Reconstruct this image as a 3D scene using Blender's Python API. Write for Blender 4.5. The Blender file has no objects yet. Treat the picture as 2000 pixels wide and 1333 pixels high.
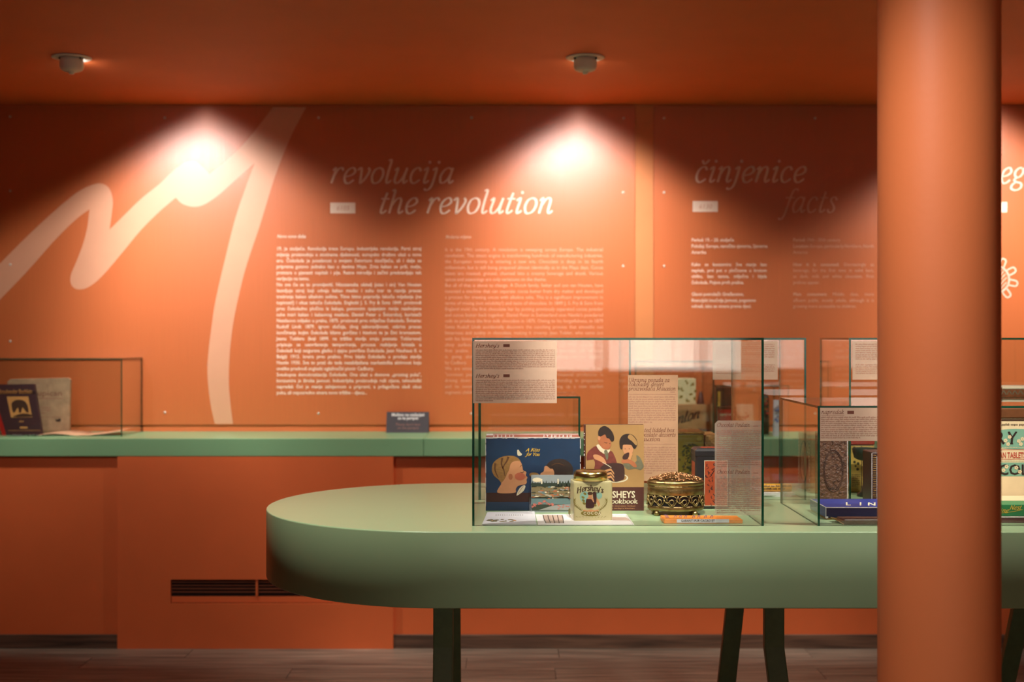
import bpy, bmesh, math, random
from mathutils import Vector, Matrix

random.seed(7)
S = bpy.context.scene
C = bpy.context.collection

# ------------------------------------------------------------------ camera
H = 1.45            # eye height
F = 2500.0          # focal length for a frame 2000 wide (45 mm on a 36 mm sensor)
HY = 661.0          # row of the horizon
cam = bpy.data.cameras.new('camera')
cam.lens = 45.0
cam.sensor_width = 36.0
cam.shift_y = -(666.5 - HY) / 2000.0
cam.clip_start = 0.05
cam.dof.use_dof = True
cam.dof.focus_distance = 3.48
cam.dof.aperture_fstop = 3.0
cam_o = bpy.data.objects.new('camera', cam)
cam_o.location = (0, 0, H)
cam_o.rotation_euler = (math.pi / 2, 0, 0)
C.objects.link(cam_o)
S.camera = cam_o

# ------------------------------------------------------------------ view, world, lights
S.view_settings.view_transform = 'Standard'
S.view_settings.look = 'None'
S.view_settings.gamma = 1.0
S.view_settings.use_curve_mapping = False
S.view_settings.exposure = 0.0
try:
    S.cycles.transparent_max_bounces = 32
    S.cycles.max_bounces = 10
    S.cycles.caustics_reflective = False
    S.cycles.sample_clamp_indirect = 4.0
except Exception:
    pass

W = bpy.data.worlds.new('daylight')
S.world = W
W.use_nodes = True
wb = W.node_tree.nodes['Background']
wb.inputs[0].default_value = (1.0, 0.88, 0.76, 1)
wb.inputs[1].default_value = 3.3

WALL_Y = 6.43      # graphic wall
LOW_Y = 5.99       # wall below the parapet
PAR_Y = 5.97       # front edge of the parapet
CEIL = 2.623
TABLE_Z = 0.95
PAR_Z = 0.982
ROOM_X0, ROOM_X1, ROOM_Y0 = -4.6, 5.4, -3.6
WARM = (1.0, 0.94, 0.90)


def spot(name, loc, target, power, cone, blend, radius=0.03, color=WARM):
    l = bpy.data.lights.new(name, 'SPOT')
    l.energy = power
    l.color = color
    l.spot_size = math.radians(cone)
    l.spot_blend = blend
    l.shadow_soft_size = radius
    o = bpy.data.objects.new(name, l)
    o.location = loc
    d = Vector(target) - Vector(loc)
    o.rotation_euler = d.to_track_quat('-Z', 'Y').to_euler()
    C.objects.link(o)
    return o


# wall washers: the two seen on the ceiling and the next one of the row
LAMP_Y = 5.34
LAMPS = [(-1.837, 0.30), (0.3055, 0.03), (2.448, 0.0)]


def washer(lx, turn, power):
    """hooded wall washer: the hood cuts the beam to a tent that opens downwards on the wall"""
    z = CEIL - 0.058
    o = spot('wall_washer_light', (lx + 0.03 * turn, LAMP_Y + 0.064, z), (lx + turn, WALL_Y, z), power, 172, 0.1, 0.035)
    l = o.data
    l.use_nodes = True
    nt = l.node_tree
    em = next(n for n in nt.nodes if n.type == 'EMISSION')
    tc = nt.nodes.new('ShaderNodeTexCoord')
    sp = nt.nodes.new('ShaderNodeSeparateXYZ')
    nt.links.new(tc.outputs['Normal'], sp.inputs[0])

    def math_(op, x, y=None):
        n = nt.nodes.new('ShaderNodeMath')
        n.operation = op
        for k, v in enumerate((x, y)):
            if v is None:
                continue
            if isinstance(v, (int, float)):
                n.inputs[k].default_value = v
            else:
                nt.links.new(v, n.inputs[k])
        return n.outputs[0]

    def step(v, a, b, lo, hi):
        n = nt.nodes.new('ShaderNodeMapRange')
        n.interpolation_type = 'SMOOTHSTEP'
        n.inputs['From Min'].default_value = a
        n.inputs['From Max'].default_value = b
        n.inputs['To Min'].default_value = lo
        n.inputs['To Max'].default_value = hi
        nt.links.new(v, n.inputs['Value'])
        return n.outputs[0]
    down = math_('MULTIPLY', sp.outputs['Y'], SGN)
    side = math_('ABSOLUTE', sp.outputs['X'])
    edge = step(math_('SUBTRACT', down, math_('MULTIPLY', side, 0.56)), -0.07, 0.16, 0.006, 1.0)
    fill = step(down, 0.1, 0.66, 0.62, 1.2)
    wide = step(side, 0.22, 0.62, 1.0, 0.30)
    low = step(down, 0.88, 0.985, 1.0, 0.24)
    nt.links.new(math_('MULTIPLY', math_('MULTIPLY', edge, fill), math_('MULTIPLY', wide, low)), em.inputs['Strength'])
    return o


SGN = -1.0
for lx, turn in LAMPS:
    washer(lx, turn, 130)
# ceiling spots over the table, in front of and above the frame
for sx, sy, tx, ty, pw in ((-0.55, 3.2, -0.2, 3.8, 145), (1.36, 3.2, 1.1, 3.8, 125)):
    spot('table_spot_light', (sx, sy, CEIL - 0.07), (tx, ty, TABLE_Z), pw, 70, 0.6, 0.05, (1.0, 0.92, 0.84))
for sx, tx in ((0.34, 0.30), (1.3, 1.22)):      # added fill, cone kept narrow to brighten only the two front cases
    spot('case_fill_light', (sx, 2.55, CEIL - 0.07), (tx, 3.77, 1.03), 165, 26, 0.7, 0.04, (1.0, 0.92, 0.82))
# ceiling spot that catches the column from the front left
spot('column_spot_light', (0.15, 1.62, CEIL - 0.07), (0.87, 2.5, 0.95), 84, 80, 0.8, 0.08)
# added fill spot, unseen, brightening radiator cover and lower wall from the left
spot('cover_fill_light', (-2.3, 3.1, CEIL - 0.07), (-1.3, 5.97, 0.85), 55, 56, 1.0, 0.06)


# ------------------------------------------------------------------ materials
def lin(c):
    return tuple(((v / 255) / 12.92 if v <= 10.3 else ((v / 255 + 0.055) / 1.055) ** 2.4) for v in c)


MATS = {}


def pm(name, rgb, rough=0.5, var=0.06, scale=25.0, bump=0.0, metal=0.0, coat=0.0, spec=0.5, srgb=True,
       stretch=(1, 1, 1), coat_rough=0.1, bscale=None):
    """procedural Principled material: base colour broken up by noise, optional bump"""
    if name in MATS:
        return MATS[name]
    m = bpy.data.materials.new(name)
    m.use_nodes = True
    nt = m.node_tree
    b = nt.nodes['Principled BSDF']
    c = lin(rgb) if srgb else rgb
    tc = nt.nodes.new('ShaderNodeTexCoord')
    mp = nt.nodes.new('ShaderNodeMapping')
    mp.inputs['Scale'].default_value = stretch
    nt.links.new(tc.outputs['Object'], mp.inputs['Vector'])
    n = nt.nodes.new('ShaderNodeTexNoise')
    n.inputs['Scale'].default_value = scale
    n.inputs['Detail'].default_value = 4
    nt.links.new(mp.outputs['Vector'], n.inputs['Vector'])
    r = nt.nodes.new('ShaderNodeValToRGB')
    r.color_ramp.elements[0].position = 0.3
    r.color_ramp.elements[1].position = 0.7
    r.color_ramp.elements[0].color = tuple(max(0, v * (1 - var)) for v in c) + (1,)
    r.color_ramp.elements[1].color = tuple(min(1, v * (1 + var)) for v in c) + (1,)
    nt.links.new(n.outputs['Fac'], r.inputs['Fac'])
    nt.links.new(r.outputs['Color'], b.inputs['Base Color'])
    b.inputs['Roughness'].default_value = rough
    b.inputs['Metallic'].default_value = metal
    b.inputs['Specular IOR Level'].default_value = spec
    b.inputs['Coat Weight'].default_value = coat
    b.inputs['Coat Roughness'].default_value = coat_rough
    if bump > 0:
        n2 = nt.nodes.new('ShaderNodeTexNoise')
        n2.inputs['Scale'].default_value = bscale or scale * 3
        n2.inputs['Detail'].default_value = 3
        nt.links.new(mp.outputs['Vector'], n2.inputs['Vector'])
        bp = nt.nodes.new('ShaderNodeBump')
        bp.inputs['Strength'].default_value = bump
        bp.inputs['Distance'].default_value = 0.01
        nt.links.new(n2.outputs['Fac'], bp.inputs['Height'])
        nt.links.new(bp.outputs['Normal'], b.inputs['Normal'])
    MATS[name] = m
    return m


def pane_mat(name, tint, f0=0.045, rough=0.0, mul=1.0):
    """thin sheet of glass: clear transmission plus mirror reflection by angle"""
    m = bpy.data.materials.new(name)
    m.use_nodes = True
    nt = m.node_tree
    nt.nodes.remove(nt.nodes['Principled BSDF'])
    out = nt.nodes['Material Output']
    tr = nt.nodes.new('ShaderNodeBsdfTransparent')
    tr.inputs[0].default_value = tint + (1,)
    gl = nt.nodes.new('ShaderNodeBsdfGlossy')
    gl.inputs['Roughness'].default_value = rough
    gl.inputs['Color'].default_value = (mul, mul, mul, 1)
    lw = nt.nodes.new('ShaderNodeLayerWeight')
    lw.inputs['Blend'].default_value = 0.5
    p = nt.nodes.new('ShaderNodeMath')
    p.operation = 'POWER'
    p.inputs[1].default_value = 5.0
    nt.links.new(lw.outputs['Facing'], p.inputs[0])
    ma = nt.nodes.new('ShaderNodeMath')
    ma.operation = 'MULTIPLY_ADD'
    ma.inputs[1].default_value = 1 - f0
    ma.inputs[2].default_value = f0
    nt.links.new(p.outputs[0], ma.inputs[0])
    mx = nt.nodes.new('ShaderNodeMixShader')
    nt.links.new(ma.outputs[0], mx.inputs[0])
    nt.links.new(tr.outputs[0], mx.inputs[1])
    nt.links.new(gl.outputs[0], mx.inputs[2])
    nt.links.new(mx.outputs[0], out.inputs[0])
    return m


def sheer_mat(name, rgb, clear):
    """printed translucent film: paper colour with some see-through"""
    m = pm(name, rgb, 0.55, 0.03, 60)
    nt = m.node_tree
    out = nt.nodes['Material Output']
    b = nt.nodes['Principled BSDF']
    tr = nt.nodes.new('ShaderNodeBsdfTransparent')
    mx = nt.nodes.new('ShaderNodeMixShader')
    mx.inputs[0].default_value = clear
    nt.links.new(b.outputs[0], mx.inputs[1])
    nt.links.new(tr.outputs[0], mx.inputs[2])
    nt.links.new(mx.outputs[0], out.inputs[0])
    return m


def emit_mat(name, rgb, strength):
    m = bpy.data.materials.new(name)
    m.use_nodes = True
    nt = m.node_tree
    nt.nodes.remove(nt.nodes['Principled BSDF'])
    e = nt.nodes.new('ShaderNodeEmission')
    e.inputs[0].default_value = rgb + (1,)
    e.inputs[1].default_value = strength
    nt.links.new(e.outputs[0], nt.nodes['Material Output'].inputs[0])
    return m


ORANGE = (0.62, 0.155, 0.043)
M_PANEL = pm('orange_panel', ORANGE, 0.34, 0.03, 6, bump=0.10, coat=0.3, coat_rough=0.5, srgb=False, stretch=(30, 30, 0.6), bscale=8, spec=0.5)
M_WALL = pm('orange_paint', (0.78, 0.19, 0.055), 0.55, 0.04, 5, bump=0.03, srgb=False, bscale=160)
M_LOW = pm('orange_lacquer', (0.74, 0.15, 0.04), 0.42, 0.04, 4, srgb=False)
M_CEIL = pm('orange_ceiling_paint', (0.70, 0.15, 0.035), 0.6, 0.04, 3, srgb=False)
M_STRIP = pm('yellow_orange_paint', (0.68, 0.23, 0.07), 0.6, 0.03, 6, srgb=False)
M_COL = pm('column_paint', (0.80, 0.215, 0.068), 0.55, 0.04, 3, bump=0.03, srgb=False, bscale=90)
M_PRINT = pm('pale_print', (0.74, 0.36, 0.21), 0.4, 0.02, 8, srgb=False, coat=0.3, coat_rough=0.5)
M_TEXT = pm('cream_print', (0.95, 0.72, 0.55), 0.5, 0.02, 8, srgb=False, coat=0.3, coat_rough=0.5)
M_TEXTDIM = pm('peach_print', (0.80, 0.42, 0.26), 0.5, 0.02, 8, srgb=False, coat=0.3, coat_rough=0.5)
M_MINT = pm('mint_lacquer', (0.30, 0.43, 0.235), 0.30, 0.02, 4, srgb=False)
M_MINTD = pm('mint_lacquer_parapet', (0.24, 0.46, 0.23), 0.3, 0.02, 4, srgb=False)
M_LEG = pm('green_metal', (0.13, 0.19, 0.085), 0.42, 0.1, 40, bump=0.05, srgb=False)
M_WHITE = pm('white_metal', (250, 246, 238), 0.5, 0.03, 20)
M_SCREW = pm('pale_screw', (225, 210, 190), 0.35, 0.05, 200)
M_DARKSLOT = pm('dark_recess', (30, 14, 8), 0.8, 0.1, 30)
M_GLASS = pane_mat('case_glass', (0.988, 0.996, 0.991), 0.042)
M_EDGE = pm('glass_edge', (10, 62, 44), 0.15, 0.2, 60, spec=0.6)
M_SHEET = pm('label_paper', (205, 182, 160), 0.6, 0.02, 60)
M_SHEER = sheer_mat('label_film', (190, 170, 148), 0.42)
M_INK = pm('brown_ink', (112, 58, 40), 0.7, 0.05, 60)
M_INK2 = pm('faint_ink', (156, 110, 88), 0.7, 0.05, 60)
M_PAPER = pm('white_paper', (232, 226, 222), 0.7, 0.02, 40)


def wood_mat(name, c1, c2, rough):
    m = bpy.data.materials.new(name)
    m.use_nodes = True
    nt = m.node_tree
    b = nt.nodes['Principled BSDF']
    tc = nt.nodes.new('ShaderNodeTexCoord')
    oi = nt.nodes.new('ShaderNodeObjectInfo')
    mp = nt.nodes.new('ShaderNodeMapping')
    mp.inputs['Scale'].default_value = (1.2, 22, 22)
    ad = nt.nodes.new('ShaderNodeVectorMath')
    ad.operation = 'ADD'
    nt.links.new(tc.outputs['Object'], ad.inputs[0])
    mu = nt.nodes.new('ShaderNodeMath')
    mu.operation = 'MULTIPLY'
    mu.inputs[1].default_value = 37.0
    nt.links.new(oi.outputs['Random'], mu.inputs[0])
    nt.links.new(mu.outputs[0], ad.inputs[1])
    nt.links.new(ad.outputs[0], mp.inputs['Vector'])
    n = nt.nodes.new('ShaderNodeTexNoise')
    n.inputs['Scale'].default_value = 2.2
    n.inputs['Detail'].default_value = 7
    n.inputs['Distortion'].default_value = 0.6
    nt.links.new(mp.outputs[0], n.inputs['Vector'])
    r = nt.nodes.new('ShaderNodeValToRGB')
    r.color_ramp.elements[0].position = 0.32
    r.color_ramp.elements[1].position = 0.68
    r.color_ramp.elements[0].color = lin(c1) + (1,)
    r.color_ramp.elements[1].color = lin(c2) + (1,)
    nt.links.new(n.outputs['Fac'], r.inputs[0])
    hs = nt.nodes.new('ShaderNodeHueSaturation')
    mr = nt.nodes.new('ShaderNodeMapRange')
    mr.inputs['To Min'].default_value = 0.88
    mr.inputs['To Max'].default_value = 1.12
    nt.links.new(oi.outputs['Random'], mr.inputs[0])
    nt.links.new(mr.outputs[0], hs.inputs['Value'])
    nt.links.new(r.outputs[0], hs.inputs['Color'])
    nt.links.new(hs.outputs[0], b.inputs['Base Color'])
    b.inputs['Roughness'].default_value = rough
    bp = nt.nodes.new('ShaderNodeBump')
    bp.inputs['Strength'].default_value = 0.15
    bp.inputs['Distance'].default_value = 0.003
    nt.links.new(n.outputs['Fac'], bp.inputs['Height'])
    nt.links.new(bp.outputs[0], b.inputs['Normal'])
    return m


M_FLOOR = wood_mat('dark_wood_floor', (88, 76, 64), (148, 128, 108), 0.42)
M_BASE = wood_mat('dark_wood_skirting', (64, 44, 32), (116, 84, 64), 0.5)

# ------------------------------------------------------------------ mesh tools
WLOC = {}


def setp(o, label=None, cat=None, group=None, kind=None):
    if label:
        o['label'] = label
    if cat:
        o['category'] = cat
    if group:
        o['group'] = group
    if kind:
        o['kind'] = kind
    return o


def thing(name, loc, label, cat, group=None):
    o = bpy.data.objects.new(name, None)
    o.empty_display_size = 0.05
    o.location = loc
    C.objects.link(o)
    WLOC[o.name] = Vector(loc)
    return setp(o, label, cat, group)


class MB:
    def __init__(self):
        self.v, self.f, self.mi, self.sm, self.mats = [], [], [], [], []

    def mid(self, m):
        if m not in self.mats:
            self.mats.append(m)
        return self.mats.index(m)

    def poly(self, pts, mat, smooth=False):
        k = len(self.v)
        self.v += [tuple(p) for p in pts]
        self.f.append(tuple(range(k, k + len(pts))))
        self.mi.append(self.mid(mat))
        self.sm.append(smooth)
        return self

    def raw(self, verts, faces, mat, smooth=False):
        k = len(self.v)
        self.v += [tuple(p) for p in verts]
        i = self.mid(mat)
        for f in faces:
            self.f.append(tuple(k + a for a in f))
            self.mi.append(i)
            self.sm.append(smooth)
        return self

    def box(self, x0, x1, y0, y1, z0, z1, mat, front=None, M=None):
        vs = [Vector((x, y, z)) for z in (z0, z1) for y in (y0, y1) for x in (x0, x1)]
        if M is not None:
            vs = [M @ v for v in vs]
        fs = [(0, 2, 3, 1), (4, 5, 7, 6), (0, 1, 5, 4), (2, 6, 7, 3), (0, 4, 6, 2), (1, 3, 7, 5)]
        k = len(self.v)
        self.v += [tuple(v) for v in vs]
        for i, f in enumerate(fs):
            self.f.append(tuple(k + a for a in f))
            self.mi.append(self.mid((front or {}).get(i, mat)))
            self.sm.append(False)
        return self

    def prism(self, pts, off, mat, side=None):
        """pts: planar loop of 3D points facing the viewer; off: vector to the back"""
        n = len(pts)
        a = [Vector(p) for p in pts]
        b = [p + Vector(off) for p in a]
        k = len(self.v)
        self.v += [tuple(p) for p in a + b]
        i, j = self.mid(mat), self.mid(side or mat)
        self.f.append(tuple(range(k, k + n)))
        self.mi.append(i)
        self.f.append(tuple(range(k + 2 * n - 1, k + n - 1, -1)))
        self.mi.append(j)
        for q in range(n):
            r = (q + 1) % n
            self.f.append((k + q, k + n + q, k + n + r, k + r))
            self.mi.append(j)
        self.sm += [False] * (n + 2)
        return self

    def lathe(self, prof, c, mat, seg=32, sx=1.0, sy=1.0, M=None, cap=True, smooth=True):
        k = len(self.v)
        i = self.mid(mat)
        for r, z in prof:
            for s in range(seg):
                a = 2 * math.pi * s / seg
                p = Vector((r * sx * math.cos(a), r * sy * math.sin(a), z))
                if M is not None:
                    p = M @ p
                self.v.append(tuple(p + Vector(c)))
        for q in range(len(prof) - 1):
            for s in range(seg):
                t = (s + 1) % seg
                self.f.append((k + q * seg + s, k + q * seg + t, k + (q + 1) * seg + t, k + (q + 1) * seg + s))
                self.mi.append(i)
                self.sm.append(smooth)
        if cap:
            if prof[0][0] > 1e-5:
                self.f.append(tuple(k + s for s in range(seg - 1, -1, -1)))
                self.mi.append(i)
                self.sm.append(False)
            if prof[-1][0] > 1e-5:
                self.f.append(tuple(k + (len(prof) - 1) * seg + s for s in range(seg)))
                self.mi.append(i)
                self.sm.append(False)
        return self

    def tube(self, pts, r, mat, seg=6, closed=False):
        pts = [Vector(p) for p in pts]
        n = len(pts)
        k = len(self.v)
        i = self.mid(mat)
        for q, p in enumerate(pts):
            t = (pts[(q + 1) % n] - pts[q - 1]) if closed else (pts[min(q + 1, n - 1)] - pts[max(q - 1, 0)])
            if t.length < 1e-9:
                t = Vector((1, 0, 0))
            t.normalize()
            u = t.orthogonal().normalized()
            if abs(t.y) < 0.9:
                u = t.cross(Vector((0, 1, 0))).normalized()
            w = t.cross(u)
            for s in range(seg):
                a = 2 * math.pi * s / seg
                self.v.append(tuple(p + r * (u * math.cos(a) + w * math.sin(a))))
        for q in range(n if closed else n - 1):
            e = (q + 1) % n
            for s in range(seg):
                t = (s + 1) % seg
                self.f.append((k + q * seg + s, k + q * seg + t, k + e * seg + t, k + e * seg + s))
                self.mi.append(i)
                self.sm.append(True)
        if not closed:
            for b0 in (k, k + (n - 1) * seg):
                self.f.append(tuple(b0 + s for s in range(seg)))
                self.mi.append(i)
                self.sm.append(False)
        return self

    def build(self, name, parent=None, label=None, cat=None, group=None, kind=None, bevel=0.0, fix=True, weld=False):
        if parent is not None:
            base = WLOC[parent.name]
        elif self.v:
            xs, ys, zs = zip(*self.v)
            base = Vector(((min(xs) + max(xs)) / 2, (min(ys) + max(ys)) / 2, min(zs)))
        me = bpy.data.meshes.new(name)
        me.from_pydata([tuple(Vector(p) - base) for p in self.v], [], self.f)
        for m in self.mats:
            me.materials.append(m)
        me.polygons.foreach_set('material_index', self.mi)
        me.polygons.foreach_set('use_smooth', self.sm)
        if fix:
            bm = bmesh.new()
            bm.from_mesh(me)
            if weld:
                bmesh.ops.remove_doubles(bm, verts=bm.verts, dist=1e-5)
            bmesh.ops.recalc_face_normals(bm, faces=bm.faces)
            bm.to_mesh(me)
            bm.free()
        me.update()
        o = bpy.data.objects.new(name, me)
        C.objects.link(o)
        if parent is not None:
            o.parent = parent
        else:
            o.location = base
        WLOC[o.name] = base
        if bevel > 0:
            bv = o.modifiers.new('bevel', 'BEVEL')
            bv.width = bevel
            bv.segments = 2
            bv.limit_method = 'ANGLE'
        return setp(o, label, cat, group, kind)


def P(px, py, Y):
    return Vector(((px - 1000) * Y / F, Y, H - (py - HY) * Y / F))


def XP(px, Y):
    return (px - 1000) * Y / F


def ZP(py, Y):
    return H - (py - HY) * Y / F


class Plane:
    """a real surface (point and normal) onto which a print read off in pixels is laid"""

    def __init__(self, p0, n=(0, -1, 0)):
        self.p = Vector(p0)
        self.n = Vector(n).normalized()
        if self.n.dot(Vector((0, 0, H)) - self.p) < 0:
            self.n.negate()

    def hit(self, px, py, off=0.0):
        o = Vector((0, 0, H))
        d = Vector(((px - 1000) / F, 1, -(py - HY) / F))
        t = (self.p + self.n * off - o).dot(self.n) / d.dot(self.n)
        return o + d * t


def front(Y):
    return Plane((0, Y, 0))


def top(z):
    return Plane((0, 3, z), (0, 0, 1))


def spl(pts, n=6, closed=False):
    """Catmull-Rom through 2D points"""
    if len(pts) < 3:
        return list(pts)
    out = []
    N = len(pts)
    rng = range(N) if closed else range(N - 1)
    for i in rng:
        if closed:
            p0, p1, p2, p3 = pts[i - 1], pts[i], pts[(i + 1) % N], pts[(i + 2) % N]
        else:
            p0, p1, p2, p3 = pts[max(i - 1, 0)], pts[i], pts[i + 1], pts[min(i + 2, N - 1)]
        for k in range(n):
            t = k / n
            out.append(tuple(0.5 * (2 * p1[c] + (p2[c] - p0[c]) * t + (2 * p0[c] - 5 * p1[c] + 4 * p2[c] - p3[c]) * t * t
                                    + (3 * p1[c] - p0[c] - 3 * p2[c] + p3[c]) * t ** 3) for c in (0, 1)))
    if not closed:
        out.append(tuple(pts[-1]))
    return out


def shape(mb, pl, pts, mat, off=0.0002, smooth=True, n=5):
    q = spl(pts, n, True) if smooth else pts
    mb.poly([pl.hit(x, y, off) for x, y in q], mat)


def rect(mb, pl, x0, y0, x1, y1, mat, off=0.0002):
    mb.poly([pl.hit(x0, y1, off), pl.hit(x1, y1, off), pl.hit(x1, y0, off), pl.hit(x0, y0, off)], mat)


def ell(mb, pl, cx, cy, rx, ry, mat, off=0.0002, n=20, rot=0.0):
    c, s = math.cos(rot), math.sin(rot)
    pts = []
    for i in range(n):
        a = 2 * math.pi * i / n
        x, y = rx * math.cos(a), ry * math.sin(a)
        pts.append(pl.hit(cx + x * c - y * s, cy + x * s + y * c, off))
    mb.poly(pts, mat)


def stroke(mb, pl, pts, w, mat, off=0.0002, n=5, smooth=True, taper=None):
    q = spl(pts, n) if smooth else list(pts)
    L, R = [], []
    for i, p in enumerate(q):
        a, b = q[max(i - 1, 0)], q[min(i + 1, len(q) - 1)]
        dx, dy = b[0] - a[0], b[1] - a[1]
        l = math.hypot(dx, dy) or 1
        ww = w / 2
        if taper:
            t = i / (len(q) - 1)
            ww *= taper[0] + (taper[1] - taper[0]) * t
        L.append((p[0] - dy / l * ww, p[1] + dx / l * ww))
        R.append((p[0] + dy / l * ww, p[1] - dx / l * ww))
    vs = [pl.hit(x, y, off) for x, y in L + R]
    k = len(q)
    mb.raw(vs, [(i, i + 1, k + i + 1, k + i) for i in range(k - 1)], mat)


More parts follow.
